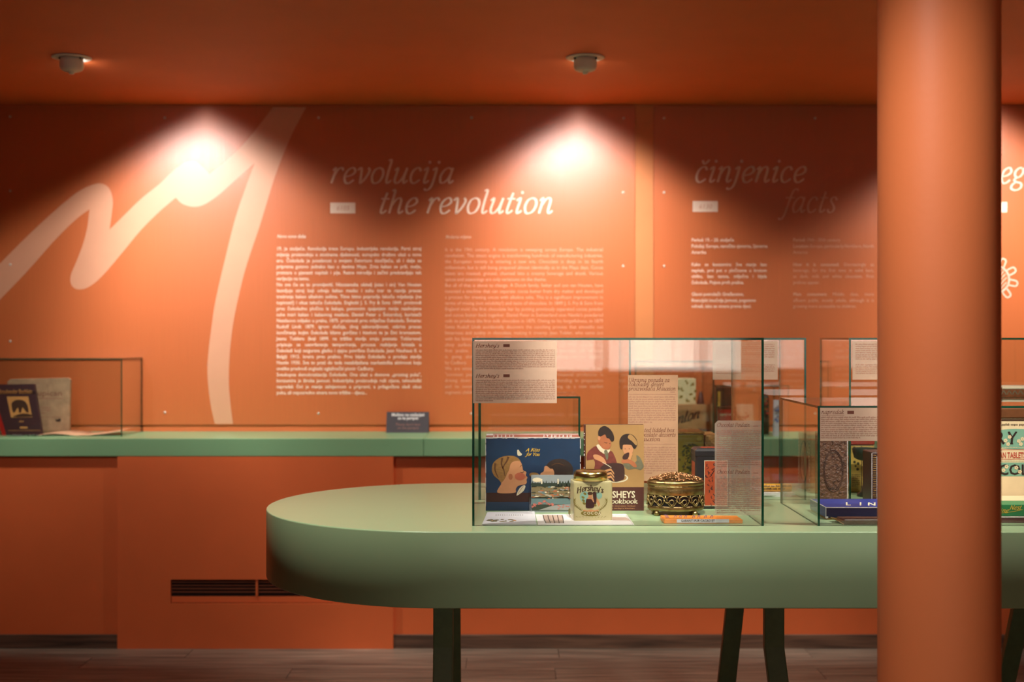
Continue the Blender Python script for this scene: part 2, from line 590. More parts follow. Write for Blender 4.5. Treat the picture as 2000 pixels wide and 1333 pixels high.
# ------------------------------------------------------------------ lettering
# serif italic, written as pen strokes (x height 1, baseline 0)
G = {
 'a': (.95, [[(.74, .86), (.5, 1.0), (.25, .82), (.1, .45), (.16, .08), (.34, .02), (.56, .22), (.7, .55)], [(.78, 1.0), (.7, .5), (.68, .15), (.78, 0), (.95, .18)]]),
 'b': (.85, [[(.02, 1.46), (.2, 1.5), (.14, .8), (.1, .25), (.26, .0), (.55, .08), (.76, .5), (.7, .9), (.5, 1.0), (.26, .8), (.13, .45)]]),
 'c': (.76, [[(.66, .78), (.56, .97), (.38, .98), (.18, .78), (.1, .42), (.2, .08), (.42, 0), (.7, .22)]]),
 'd': (.95, [[(.74, .86), (.5, 1.0), (.25, .82), (.1, .45), (.16, .08), (.34, .02), (.56, .22), (.7, .55)], [(.68, 1.46), (.86, 1.5), (.76, .8), (.68, .15), (.78, 0), (.95, .18)]]),
 'e': (.78, [[(.12, .42), (.5, .52), (.7, .74), (.6, .97), (.4, .98), (.18, .76), (.1, .4), (.22, .05), (.45, 0), (.72, .22)]]),
 'f': (.6, [[(.9, 1.4), (.76, 1.53), (.56, 1.38), (.44, .9), (.3, .1), (.18, -.32), (.0, -.46), (-.14, -.36)], [(.12, .95), (.74, .95)]]),
 'g': (.85, [[(.62, .95), (.4, 1.0), (.16, .78), (.16, .5), (.36, .36), (.6, .52), (.68, .8), (.56, .97)], [(.62, .93), (.88, .98)], [(.3, .37), (.16, .2), (.34, .08), (.68, -.02), (.7, -.3), (.4, -.46), (.08, -.36), (.08, -.12), (.3, .07)]]),
 'h': (.95, [[(.02, 1.46), (.2, 1.5), (.16, .8), (.1, 0)], [(.13, .45), (.34, .86), (.56, 1.0), (.7, .82), (.66, .2), (.76, 0), (.94, .18)]]),
 'i': (.48, [[(.04, .82), (.22, 1.0), (.26, .85), (.18, .2), (.26, 0), (.46, .18)]]),
 'j': (.46, [[(.06, .84), (.24, 1.0), (.28, .8), (.2, 0), (.08, -.34), (-.12, -.46), (-.26, -.36)]]),
 'k': (.85, [[(.02, 1.46), (.2, 1.5), (.16, .8), (.1, 0)], [(.13, .42), (.4, .56), (.66, .9), (.56, 1.0), (.36, .9)], [(.32, .52), (.5, .15), (.64, 0), (.86, .18)]]),
 'l': (.44, [[(.02, 1.46), (.2, 1.5), (.14, .8), (.12, .18), (.22, 0), (.42, .18)]]),
 'm': (1.35, [[(.04, .82), (.2, 1.0), (.2, .7), (.12, 0)], [(.16, .45), (.36, .88), (.55, 1.0), (.64, .8), (.56, 0)], [(.6, .45), (.8, .88), (1.0, 1.0), (1.1, .8), (1.04, .2), (1.14, 0), (1.32, .18)]]),
 'n': (.95, [[(.04, .82), (.2, 1.0), (.2, .7), (.12, 0)], [(.16, .45), (.36, .88), (.56, 1.0), (.7, .82), (.66, .2), (.76, 0), (.94, .18)]]),
 'o': (.88, [[(.46, 1.0), (.22, .86), (.1, .45), (.22, .06), (.42, 0), (.66, .16), (.78, .56), (.68, .9), (.46, 1.0)]]),
 'p': (.9, [[(.04, .82), (.2, 1.0), (.18, .5), (.06, -.46)], [(-.1, -.46), (.24, -.46)], [(.15, .4), (.36, .88), (.58, 1.0), (.78, .75), (.7, .25), (.46, 0), (.24, .08), (.13, .3)]]),
 'r': (.7, [[(.04, .82), (.2, 1.0), (.2, .7), (.1, 0)], [(.15, .42), (.34, .86), (.52, 1.0), (.66, .92), (.64, .82)]]),
 's': (.68, [[(.6, .78), (.48, .97), (.28, .97), (.2, .76), (.38, .52), (.52, .26), (.42, .04), (.2, .0), (.06, .2)]]),
 't': (.55, [[(.34, 1.34), (.24, .8), (.16, .2), (.26, 0), (.5, .2)], [(.04, .95), (.54, .95)]]),
 'u': (.95, [[(.04, .82), (.2, 1.0), (.2, .75), (.13, .28), (.22, .02), (.42, .06), (.62, .36), (.72, .7)], [(.78, 1.0), (.69, .3), (.75, 0), (.95, .18)]]),
 'v': (.82, [[(.02, .84), (.16, 1.0), (.25, .85), (.3, .1), (.34, 0), (.6, .35), (.76, .8), (.64, 1.0)]]),
 'x': (.82, [[(.05, .85), (.2, 1.0), (.34, .8), (.5, .2), (.62, 0), (.8, .16)], [(.78, .9), (.62, .95), (.2, .05), (.04, .1)]]),
 'y': (.85, [[(.04, .82), (.2, 1.0), (.2, .75), (.15, .28), (.26, .04), (.5, .16), (.7, .6)], [(.8, 1.0), (.66, .1), (.46, -.34), (.2, -.46), (.06, -.34)]]),
 'z': (.78, [[(.1, .82), (.2, .96), (.68, .96)], [(.7, .98), (.08, .02)], [(.08, .04), (.56, .04), (.68, .18)]]),
 'H': (1.3, [[(.22, 1.42), (.14, 0)], [(1.02, 1.42), (.94, 0)], [(.18, .74), (1.0, .74)], [(.04, 1.42), (.42, 1.42)], [(-.04, 0), (.34, 0)], [(.84, 1.42), (1.2, 1.42)], [(.76, 0), (1.12, 0)]]),
 'U': (1.25, [[(.22, 1.42), (.16, .5), (.26, .08), (.54, 0), (.86, .12), (.98, .6), (1.04, 1.42)], [(.02, 1.42), (.42, 1.42)], [(.86, 1.42), (1.22, 1.42)]]),
 'M': (1.6, [[(.3, 1.42), (.14, 0)], [(.3, 1.42), (.68, .1)], [(.68, .1), (1.26, 1.42)], [(1.26, 1.42), (1.2, 0)], [(.1, 1.42), (.36, 1.42)], [(-.04, 0), (.32, 0)], [(1.2, 1.42), (1.5, 1.42)], [(1.02, 0), (1.38, 0)]]),
 'C': (1.12, [[(1.02, 1.06), (.9, 1.36), (.62, 1.42), (.3, 1.2), (.12, .7), (.22, .18), (.52, 0), (.84, .1), (1.0, .36)]]),
 'P': (1.05, [[(.26, 1.42), (.16, 0)], [(.06, 1.42), (.6, 1.42), (.94, 1.24), (.9, .84), (.6, .66), (.24, .66)], [(-.04, 0), (.4, 0)]]),
 'K': (1.15, [[(.24, 1.42), (.14, 0)], [(1.02, 1.42), (.22, .66)], [(.44, .86), (.98, 0)], [(.06, 1.42), (.42, 1.42)], [(-.04, 0), (.34, 0)], [(.8, 0), (1.14, 0)]]),
 'A': (1.15, [[(.02, 0), (.7, 1.42)], [(.7, 1.42), (.96, 0)], [(.3, .52), (.84, .52)], [(-.1, 0), (.24, 0)], [(.78, 0), (1.12, 0)]]),
 'Y': (1.1, [[(.1, 1.42), (.5, .68)], [(1.0, 1.42), (.5, .68)], [(.5, .68), (.44, 0)], [(.24, 0), (.64, 0)], [(-.04, 1.42), (.26, 1.42)], [(.86, 1.42), (1.14, 1.42)]]),
 'D': (1.25, [[(.26, 1.42), (.16, 0)], [(.06, 1.42), (.6, 1.42), (1.0, 1.2), (1.08, .75), (.9, .25), (.5, 0), (-.02, 0)]]),
 'N': (1.3, [[(.2, 1.42), (.14, 0)], [(.2, 1.42), (1.0, 0)], [(1.06, 1.42), (1.0, 0)]]),
 "'": (.3, [[(.16, 1.45), (.1, 1.1)]]),
 ' ': (.5, []),
}
DOT = {'i': (.3, 1.36), 'j': (.34, 1.36)}
ACC = {'č': ('c', [(.28, 1.42), (.44, 1.18), (.7, 1.45)]), 'ž': ('z', [(.22, 1.42), (.4, 1.18), (.66, 1.45)]),
       'đ': ('d', [(.5, 1.26), (1.02, 1.26)])}


def pen(mb, pl, text, x, base, xh, mat, slant=0.2, wt=0.15, width=None, off=0.0003, tr=0.06, contrast=0.55, arc=None, lay=0.00004):
    """write a line of serif italic; width fits the line to that many pixels; returns the end x"""
    adv = 0
    for ch in text:
        adv += G[ACC[ch][0] if ch in ACC else ch][0] + tr
    sx = xh if not width else width / adv
    cx = x
    for ch in text:
        b, extra = (ch, None) if ch not in ACC else ACC[ch]
        w, sts = G[b]
        allst = list(sts) + ([extra] if extra else [])
        for si, st in enumerate(allst):
            o2 = off + si * lay     # strokes cross: each a hair above the one before
            q = spl(st, 4) if len(st) > 2 else st
            q = [(px + slant * py, py) for px, py in q]
            L, R = [], []
            for i, p in enumerate(q):
                a, c = q[max(i - 1, 0)], q[min(i + 1, len(q) - 1)]
                dx, dy = c[0] - a[0], c[1] - a[1]
                l = math.hypot(dx, dy) or 1
                ang = math.atan2(dy, dx)
                t = wt * ((1 - contrast) + contrast * abs(math.sin(ang - 0.25))) / 2
                L.append((p[0] - dy / l * t, p[1] + dx / l * t))
                R.append((p[0] + dy / l * t, p[1] - dx / l * t))
            pts = []
            for gx, gy in L + R:
                X, Yp = cx + gx * sx, base - gy * xh
                if arc:
                    X, Yp = arc(X, Yp)
                pts.append(pl.hit(X, Yp, o2))
            k = len(q)
            mb.raw(pts, [(i, i + 1, k + i + 1, k + i) for i in range(k - 1)], mat)
        if b in DOT:
            dx, dy = DOT[b]
            X, Yp = cx + (dx + slant * dy) * sx, base - dy * xh
            if arc:
                X, Yp = arc(X, Yp)
            ell(mb, pl, X, Yp, wt * .62 * xh, wt * .62 * xh, mat, off, 10)
        cx += (w + tr) * sx
    return cx


GC = {}


def load_glyphs(chars, bold):
    made = []
    for ch in chars:
        pair = []
        for body in (ch, ch + 'l', 'l'):
            cu = bpy.data.curves.new('glyph', 'FONT')
            cu.body = body
            cu.size = 1.0
            cu.resolution_u = 2
            if bold:
                cu.offset = 0.022
            o = bpy.data.objects.new('glyph', cu)
            C.objects.link(o)
            pair.append(o)
        made.append((ch, pair))
    bpy.context.view_layer.update()
    dg = bpy.context.evaluated_depsgraph_get()
    for ch, pair in made:
        res = []
        for o in pair:
            me = o.evaluated_get(dg).to_mesh()
            vs = [(v.co.x, v.co.y) for v in me.vertices]
            fs = [tuple(p.vertices) for p in me.polygons]
            res.append((vs, fs))
            o.evaluated_get(dg).to_mesh_clear()
        mx = lambda r: max([v[0] for v in r[0]] or [0])
        GC[(ch, bold)] = (res[0][0], res[0][1], mx(res[1]) - mx(res[2]))
    for ch, pair in made:
        for o in pair:
            cu = o.data
            bpy.data.objects.remove(o)
            bpy.data.curves.remove(cu)


CH = 'ABCDEFGHIJKLMNOPRSTUVWYZabcdefghijklmnopqrstuvwxyzčćšžđČŠ0123456789.,:;()!?&-\'„"…'
load_glyphs(CH, False)
load_glyphs(CH, True)


def sans(mb, pl, text, x, base, em, mat, width=None, bold=False, slant=0.0, off=0.0003, sx=1.0, center=None, justify=None, nbold=0):
    """grotesque lettering; justify spreads the word spaces, width squeezes the line"""
    def adv(s, b):
        return sum(GC[(c, b)][2] if c != ' ' else 0.26 for c in s)
    flags = [bold or i < nbold for i in range(len(text))]
    nat = sum((GC[(c, f)][2] if c != ' ' else 0.26) for c, f in zip(text, flags)) * em * sx
    gap = 0
    if width:
        sx *= width / nat
        nat = width
    if justify and text.count(' '):
        gap = (justify - nat) / text.count(' ')
        if gap < -0.1 * em:
            sx *= justify / nat
            gap = 0
    if center is not None:
        x = center - nat / 2
    cx = x
    for c, b in zip(text, flags):
        if c == ' ':
            cx += 0.26 * em * sx + gap
            continue
        vs, fs, a = GC[(c, b)]
        mb.raw([pl.hit(cx + (vx + slant * vy) * em * sx, base - vy * em, off) for vx, vy in vs], fs, mat)
        cx += a * em * sx
    return cx


def micro(mb, pl, x0, x1, y0, lines, pitch, mat, h=None, last=0.5, off=0.0003):
    """rows of print too small to read: word by word, letter by letter ticks"""
    h = h or pitch * 0.42
    for r in range(lines):
        y = y0 + r * pitch
        end = x1 if r < lines - 1 else x0 + (x1 - x0) * last
        x = x0
        while x < end:
            wl = random.uniform(2.0, 7.0) * h
            wl = min(wl, end - x)
            q = x
            while q < x + wl:
                lw = h * random.uniform(.35, .6)
                up = h * random.choice((0, 0, 0, .45))
                dn = h * random.choice((0, 0, 0, 0, .35))
                rect(mb, pl, q, y - h - up, min(q + lw, x + wl), y + dn, mat, off)
                q += lw + h * .22
            x += wl + h * .75

# ================================================================== THE ROOM
def struct(mb, name, **k):
    return mb.build(name, kind='structure', **k)


fl = struct(MB().box(ROOM_X0, ROOM_X1, ROOM_Y0, WALL_Y + .1, -0.12, -0.012, M_DARKSLOT), 'floor')
rng = random.Random(3)
rest = MB()
row, y = 0, 5.99
PW = 0.185
while y > ROOM_Y0:
    x = ROOM_X0 - rng.uniform(0, 1.2)
    while x < ROOM_X1:
        ln = rng.choice((1.15, 1.4, 1.7))
        a, b = max(x, ROOM_X0), min(x + ln, ROOM_X1)
        if b - a > .05:
            near = y > 4.7 and b > -3.2 and a < 3.4
            m = MB() if near else rest
            dz = rng.uniform(-.0006, .0006)
            m.box(a + .0012, b - .0012, y - PW + .0012, y - .0012, -.012, dz, M_FLOOR)
            if near:
                m.build('plank', fl)
        x += ln
    y -= PW
rest.build('plank_field', fl, kind='stuff')

struct(MB().box(ROOM_X0, ROOM_X1, ROOM_Y0, WALL_Y + .1, CEIL, CEIL + .1, M_CEIL), 'ceiling')
struct(MB().box(ROOM_X0, ROOM_X1, WALL_Y + .008, WALL_Y + .1, PAR_Z - .03, CEIL, M_WALL)
       .box(ROOM_X0, ROOM_X1, LOW_Y, WALL_Y + .1, 0, .897, M_LOW), 'wall_back')
struct(MB().box(ROOM_X0 - .1, ROOM_X0, ROOM_Y0, WALL_Y + .1, 0, CEIL, M_WALL), 'wall_left')
struct(MB().box(ROOM_X1, ROOM_X1 + .1, ROOM_Y0, WALL_Y + .1, 0, CEIL, M_WALL), 'wall_right')
# window wall behind the viewer
WX0, WX1, WZ0, WZ1 = -0.7, 3.7, 1.15, 1.85
struct(MB().box(ROOM_X0, WX0, ROOM_Y0 - .2, ROOM_Y0, 0, CEIL, M_WALL)
       .box(WX1, ROOM_X1, ROOM_Y0 - .2, ROOM_Y0, 0, CEIL, M_WALL)
       .box(WX0, WX1, ROOM_Y0 - .2, ROOM_Y0, 0, WZ0, M_WALL)
       .box(WX0, WX1, ROOM_Y0 - .2, ROOM_Y0, WZ1, CEIL, M_WALL), 'wall_front')
for i in range(3):
    a = WX0 + (WX1 - WX0) * i / 3
    b = WX0 + (WX1 - WX0) * (i + 1) / 3
    w = thing('window_%d' % (i + 1), ((a + b) / 2, ROOM_Y0 - .1, WZ0), None, None)
    w['kind'] = 'structure'
    t = .028
    MB().box(a, a + t, ROOM_Y0 - .13, ROOM_Y0 - .07, WZ0, WZ1, M_WHITE).box(b - t, b, ROOM_Y0 - .13, ROOM_Y0 - .07, WZ0, WZ1, M_WHITE) \
        .box(a + t, b - t, ROOM_Y0 - .13, ROOM_Y0 - .07, WZ0, WZ0 + t, M_WHITE).box(a + t, b - t, ROOM_Y0 - .13, ROOM_Y0 - .07, WZ1 - t, WZ1, M_WHITE).build('window_frame', w)
    MB().box(a + t, b - t, ROOM_Y0 - .103, ROOM_Y0 - .097, WZ0 + t, WZ1 - t, M_GLASS).build('pane', w)
po = bpy.data.lights.new('window_portal', 'AREA')
po.shape = 'RECTANGLE'
po.size, po.size_y = WX1 - WX0, WZ1 - WZ0
po.cycles.is_portal = True
poo = bpy.data.objects.new('window_portal', po)
poo.location = ((WX0 + WX1) / 2, ROOM_Y0 - .16, (WZ0 + WZ1) / 2)
poo.rotation_euler = (math.pi / 2, 0, 0)
C.objects.link(poo)

# skirting left and right of the radiator box
BX0, BX1 = XP(229, PAR_Y), XP(768, PAR_Y)
for nm, a, b in (('baseboard_left', ROOM_X0, BX0), ('baseboard_right', BX1, ROOM_X1)):
    struct(MB().box(a, b, LOW_Y - .013, LOW_Y, 0, .064, M_BASE), nm, bevel=.002)
# yellow strip of wall between the two graphic panels
struct(MB().box(XP(1240, WALL_Y) + .002, XP(1277, WALL_Y) - .002, WALL_Y + .001, WALL_Y + .008, 1.005, CEIL, M_STRIP), 'trim_1')

# ---------------------------------------------------------------- column
MB().lathe([(.1205, 0), (.1205, CEIL)], (.873, 2.62, 0), M_COL, 64, cap=False).build(
    'round_column', label='thick round orange column in front of the green table, at the right', cat='column')

# ---------------------------------------------------------------- parapet
SEAM = XP(827, PAR_Y)
pp = thing('parapet_shelf', (0, PAR_Y, .898), 'long mint green parapet shelf running along the graphic wall', 'shelf')
for a, b in ((ROOM_X0, SEAM - .0008), (SEAM + .0008, ROOM_X1)):
    MB().box(a, b, PAR_Y, WALL_Y, .898, PAR_Z, M_MINTD).build('slab', pp, bevel=.003)

# radiator cover
rc = thing('radiator_cover', ((BX0 + BX1) / 2, PAR_Y, 0), 'flush orange radiator cover below the shelf, with a slotted grille', 'cabinet')
SX0, SX1 = XP(333, PAR_Y), XP(675, PAR_Y)
SZ0, SZ1 = ZP(1180, PAR_Y), ZP(1133, PAR_Y)
yb = LOW_Y - .0005
m = MB()
for a, b, c, d in ((BX0, SX0, 0, .8975), (SX1, BX1, 0, .8975), (SX0, SX1, 0, SZ0), (SX0, SX1, SZ1, .8975)):
    m.box(a, b, PAR_Y + .001, yb, c, d, M_LOW)
m.build('panel', rc)
gr = MB().box(SX0, SX1, yb - .0008, yb, SZ0, SZ1, M_DARKSLOT).build('recess', rc)
M_SLAT = pm('brown_slat', (120, 62, 36), .5, .1, 30)
for k in range(4):
    z = SZ1 - .012 - k * .0155
    MB().box(SX0 + .003, SX1 - .003, PAR_Y + .008, yb - .001, z - .0035, z + .0015, M_SLAT).build('slat', rc)
MB().box(SX0 + .002, SX1 - .002, PAR_Y + .010, yb - .001, SZ0 + .004, SZ0 + .032, M_LOW).build('ledge', rc)
MB().box(XP(499, PAR_Y), XP(503, PAR_Y), PAR_Y + .004, yb - .001, SZ0 + .035, SZ1 - .001, M_LOW).build('divider', rc)

# ---------------------------------------------------------------- graphic panels
PT, PB = CEIL - .008, ZP(830, WALL_Y)
FW = front(WALL_Y)


def screws(panel, pts):
    for x, y in pts:
        p = P(x, y, WALL_Y)
        MB().lathe([(.0065, 0), (.0065, .0015), (.005, .003), (.0, .0032)], p, M_SCREW, 12,
                   M=Matrix.Rotation(math.pi / 2, 3, 'X')).build('screw', panel)


px0, px1 = -2.72, XP(1240, WALL_Y)
pa = thing('graphic_panel', ((px0 + px1) / 2, WALL_Y, PB), 'wide orange wall panel with a pale brush stroke and text headed revolucija', 'sign')
MB().box(px0, px1, WALL_Y, WALL_Y + .008, PB, PT, M_PANEL).build('board', pa)
B = MB()
c4 = lambda pts: [(x / 2.898, 180 + y / 2.898) for x, y in pts]
# the brush mark: outline of one continuous print, cut into convex-ish strips
mark = [(-150, 1120), (0, 970), (150, 820), (300, 680), (420, 580), (500, 533), (570, 517), (618, 545), (638, 610), (633, 690), (620, 778),
        (700, 700), (800, 602), (900, 522), (970, 455), (1040, 402), (1100, 392), (1150, 425), (1185, 464), (1280, 390), (1400, 270), (1545, 86), (1733, 86),
        (1650, 245), (1560, 470), (1470, 760), (1390, 1000), (1333, 1240), (1308, 1400), (1296, 1560), (1298, 1700), (1318, 1880),
        (1216, 1880), (1190, 1760), (1174, 1600), (1180, 1470), (1197, 1333), (1220, 1180), (1270, 960), (1330, 720), (1390, 540), (1441, 402),
        (1320, 510), (1230, 590), (1150, 640), (1090, 650), (1030, 632), (995, 598), (900, 680), (800, 780), (700, 900), (580, 1040), (500, 1105), (440, 1118),
        (404, 1092), (400, 1040), (432, 960), (470, 860), (495, 760), (506, 664), (420, 730), (300, 850), (150, 1020), (0, 1175), (-150, 1330)]
pts2 = c4(mark)
# keep the sharp corners, smooth the rest
sharp = {10, 18, 21, 22, 31, 32, 41, 47, 59, 0, len(mark) - 1}
out = []
N = len(pts2)
for i in range(N):
    a, b = pts2[i], pts2[(i + 1) % N]
    out.append(a)
    if i == N - 1 or (i in sharp and (i + 1) in sharp):
        continue
    p0 = a if i in sharp else pts2[i - 1]
    p3 = b if (i + 1) in sharp else pts2[(i + 2) % N]
    for t in (.25, .5, .75):
        out.append(tuple(.5 * (2 * a[c] + (b[c] - p0[c]) * t + (2 * p0[c] - 5 * a[c] + 4 * b[c] - p3[c]) * t * t
                               + (3 * a[c] - p0[c] - 3 * b[c] + p3[c]) * t ** 3) for c in (0, 1)))
B.poly([FW.hit(x, y, .0004) for x, y in out], M_PRINT)
B.build('brush_mark', pa)
B = MB()
pen(B, FW, 'revolucija', 644, 358, 30, M_TEXT, width=242, wt=.15, off=.0007)
pen(B, FW, 'the revolution', 738, 417, 30, M_TEXT, width=342, wt=.15, off=.0007)
B.build('heading', pa)


def badge(panel, x0, y0, x1, y1, txt):
    b = MB()
    rect(b, FW, x0, y0, x1, y1, M_TEXT, .0007)
    sans(b, FW, txt, 0, y1 - 6, 13, M_PRINT, slant=.2, off=.0011, center=(x0 + x1) / 2)
    b.build('number_badge', panel)


badge(pa, 645, 396, 694, 417, '6105')
HR = ["19. je stoljeće. Revolucija trese Europu. Industrijska revolucija. Parni stroj",
      "mijenja proizvodnju u stotinama djelatnosti, europsko društvo ulazi u novu",
      "eru. Čokolada je posebnost u svojem četvrtom tisućljeću, ali i dalje se",
      "priprema gotovo jednako kao u danima Maya. Zrna kakao se prži, melje,",
      "pretvara u pjenasti napitak i pije. Razne mirodije i začini predstavljaju tek",
      "varijacije na temu.",
      "No sve će se to promijeniti. Nizozemska obitelj (otac i sin) Van Houten",
      "izumljuje stroj koji odvaja kakao maslac i suhu tvar te razvija proces",
      "tretiranja kakao alkalnim solima. Time bitno popravlja lakoću miješanja (ne",
      "topivost!) i okus tekuće čokolade. Engleski J. S. Fry & Sons 1849. proizvodi",
      "prvu čokoladnu pločicu iz kalupa, ponovnim spajanjem ranije razdvojene",
      "suhe tvari kakao i kakaovog maslaca. Daniel Peter u Švicarskoj, koristeći",
      "Nestleovo mlijeko u prahu, 1875. proizvodi prvu mliječnu čokoladu. Švicarac",
      "Rudolf Lindt 1879. igrom slučaja, zbog zaboravljivosti, otkriva proces",
      "končiranja kojim čokolada klizne gorčinu i kiselost te je čini kremastom.",
      "Jeanu Tobleru (koji 1899. na tržište stavlja svoju poznatu Toblerone)",
      "pripisuje se usavršavanje temperiranja, procesa razbijanja kristala u",
      "čokoladi koji osigurava glatku i sjajnu površinu čokolade. Jean Neuhaus II. u",
      "Belgiji 1912. kreira prvu pralinu. Prvu bijelu čokoladu u prodaju stavlja",
      "Nestle 1930. Sve to prati do tada nezabilježena marketinška aktivnost koju",
      "uvelike predvodi engleski oglašivački pionir Cadbury.",
      "Sveukupna demokratizacija čokolade. Ona ulazi u domove „prostog puka“,",
      "konzumira je široka javnost. Industrijska proizvodnja ruši cijene, tehnološki",
      "napredak čini je manje zahtjevnom u pripremi, a prilagođava sladi okus",
      "puku, ali neposredno stvara novo tržište - djecu..."]
HR = [s.replace('“', '"') for s in HR]
B = MB()
sans(B, FW, 'Novo novo doba', 541, 465, 9.5, M_TEXT, width=56, bold=True, slant=.2, off=.0007)
for i, s in enumerate(HR):
    last = i in (5, 20, 24)
    sans(B, FW, s, 540, 489 + i * 11.73, 9.6, M_TEXT, justify=None if last else 283, bold=True, off=.0007, sx=.93)
B.build('body_text', pa, kind='stuff')
EN = ["It is the 19th century. A revolution is sweeping across Europe. The industrial",
      "revolution. The steam engine is transforming hundreds of manufacturing industries,",
      "the European society is entering a new era. Chocolate is deep in its fourth",
      "millennium, but is still being prepared almost identically as in the Maya days. Cocoa",
      "beans are roasted, ground, churned into a creamy beverage and drunk. Various",
      "spices and seasonings are only variations on the theme.",
      "But all of that is about to change. A Dutch family, father and son van Houten, have",
      "invented a machine that can separate cocoa butter from dry matter and developed",
      "a process for treating cocoa with alkaline salts. This is a significant improvement in",
      "terms of mixing (not solubility!) and taste of chocolate. In 1849 J. S. Fry & Sons from",
      "England mold the first chocolate bar by putting previously separated cocoa powder",
      "and cocoa butter back together. Daniel Peter in Switzerland uses Nestle's powdered",
      "milk to produce the first milk chocolate in 1875. Owing to his forgetfulness, in 1879",
      "Swiss Rudolf Lindt accidentally discovers the conching process that smooths out",
      "bitterness and acidity in chocolate, making it creamy. Jean Tobler, who came out",
      "with his famous Toblerone in 1899, is credited with tempering that gives a smooth",
      "shiny surface to chocolate. Jean Neuhaus in Belgium in 1912 creates the",
      "first praline. In 1930 the first white chocolate goes on sale. All of that",
      "is going along with an unprecedented marketing activity led in England",
      "by Cadbury.",
      "We are witnessing the democratization of chocolate. It enters the homes of the",
      "\"common people\" and the wide public consumes it. Industrial production is",
      "driving down the prices, technology makes it less demanding in preparation",
      "and its sweeter taste is adapted to the palate, opening up a new market",
      "segment: children..."]
B = MB()
sans(B, FW, 'Moderno vrijeme', 870, 466, 9.5, M_TEXTDIM, width=50, bold=True, slant=.2, off=.0007)
for i, s in enumerate(EN):
    last = i in (5, 19, 24)
    sans(B, FW, s, 869, 491 + i * 11.62, 9.6, M_TEXTDIM, justify=None if last else 309, off=.0007, sx=.93)
B.build('body_text', pa, kind='stuff')
screws(pa, [(20, 228), (20, 373), (20, 517), (20, 667), (322, 230), (622, 230), (921, 230), (1218, 231), (1217, 376), (1217, 520), (1217, 665), (1217, 808),
            (322, 806), (622, 808), (921, 808), (20, 808)])

qx0 = XP(1277, WALL_Y)
pb = thing('graphic_panel', (2.1, WALL_Y, PB), 'orange wall panel behind the column, headed facts', 'sign')
MB().box(qx0, 3.9, WALL_Y, WALL_Y + .008, PB, PT, M_PANEL).build('board', pb)
B = MB()
pen(B, FW, 'činjenice', 1355, 356, 30, M_TEXT, width=218, wt=.15, off=.0007)
pen(B, FW, 'facts', 1526, 415, 30, M_TEXTDIM, width=108, wt=.14, off=.0007)
B.build('heading', pb)
B = MB()
pen(B, FW, 'eg', 1951, 358, 30, M_TEXT, width=50, wt=.15, off=.0007)
B.build('heading', pb)
badge(pb, 1353, 393, 1402, 414, '6130')
badge(pb, 1918, 395, 1967, 415, '6135')
FH = [("Period: 19. - 20. stoljeće", 469, 7, 0), ("Položaj: Europa, naročito sjeverna, Sjeverna", 481, 8, 0), ("Amerika", 493, 0, 0),
      ("Kako se konzumira: Sve manje kao", 517, 18, 1), ("napitak, prvi put u pločicama u krutom", 528.5, 0, 1), ("obliku, kao tamna, mliječna i bijela", 540, 0, 1),
      ("čokolada. Pojava prvih pralina.", 552, 0, 0), ("Glavni potrošači: Građanstvo,", 575, 17, 0), ("financijski imućnija javnost, pogotovo", 587, 0, 0),
      ("odrasli, iako se otvara prema djeci.", 598.5, 0, 0)]
FE = [("Period: 19th - 20th century", 469, 7, 0), ("Location: Europe, particularly Northern, North", 481, 9, 1), ("America", 493, 0, 0),
      ("How it is consumed: Decreasingly as", 517, 19, 1), ("beverage, for the first time in solid bars,", 528.5, 0, 1), ("as dark, milk and white chocolate. First", 540, 0, 1),
      ("pralines appear.", 552, 0, 0), ("Main consumers: Middle class, more", 575, 15, 1), ("affluent public, mostly adults, although it is", 587, 0, 1),
      ("growing more accessible to children.", 598.5, 0, 0)]
for x0, wd, rows, mt, bd in ((1350.5, 147, FH, M_TEXT, True), (1549, 158, FE, M_TEXTDIM, False)):
    B = MB()
    for s, y, nb, ju in rows:
        sans(B, FW, s, x0, y + 3, 9.3, mt, bold=bd, nbold=nb, justify=wd if ju else None, off=.0007, sx=.9)
    B.build('body_text', pb, kind='stuff')
# cog drawn in outline
B = MB()
gx, gy = 1945, 546
ring = [(gx + 26 * math.cos(a), gy + 26 * math.sin(a)) for a in [i * math.pi / 24 for i in range(49)]]
stroke(B, FW, ring, 3.2, M_TEXT, .0007, smooth=False)
for k in range(9):
    a = math.radians(12 + 40 * k)
    ca, sa = math.cos(a), math.sin(a)
    t = [(25, -5.5), (40, -5.2), (43, 0), (40, 5.2), (25, 5.5)]
    stroke(B, FW, [(gx + u * ca - v * sa, gy + u * sa + v * ca) for u, v in t], 2.6, M_TEXT, .0007, n=3)
for k in range(7):
    u = -20 + k * 6.5
    w = math.sqrt(max(0, 22 ** 2 - u * u))
    c0 = (gx + u * .7 - w * .7, gy + u * .7 + w * .7)
    c1 = (gx + u * .7 + w * .7, gy + u * .7 - w * .7)
    stroke(B, FW, [c0, c1], 1.8, M_TEXT, .0007, smooth=False)
B.build('cog_drawing', pb)
screws(pb, [(1297, 231), (1297, 376), (1297, 520), (1297, 665), (1297, 808), (1592, 231), (1592, 808), (1888, 231), (1888, 808)])

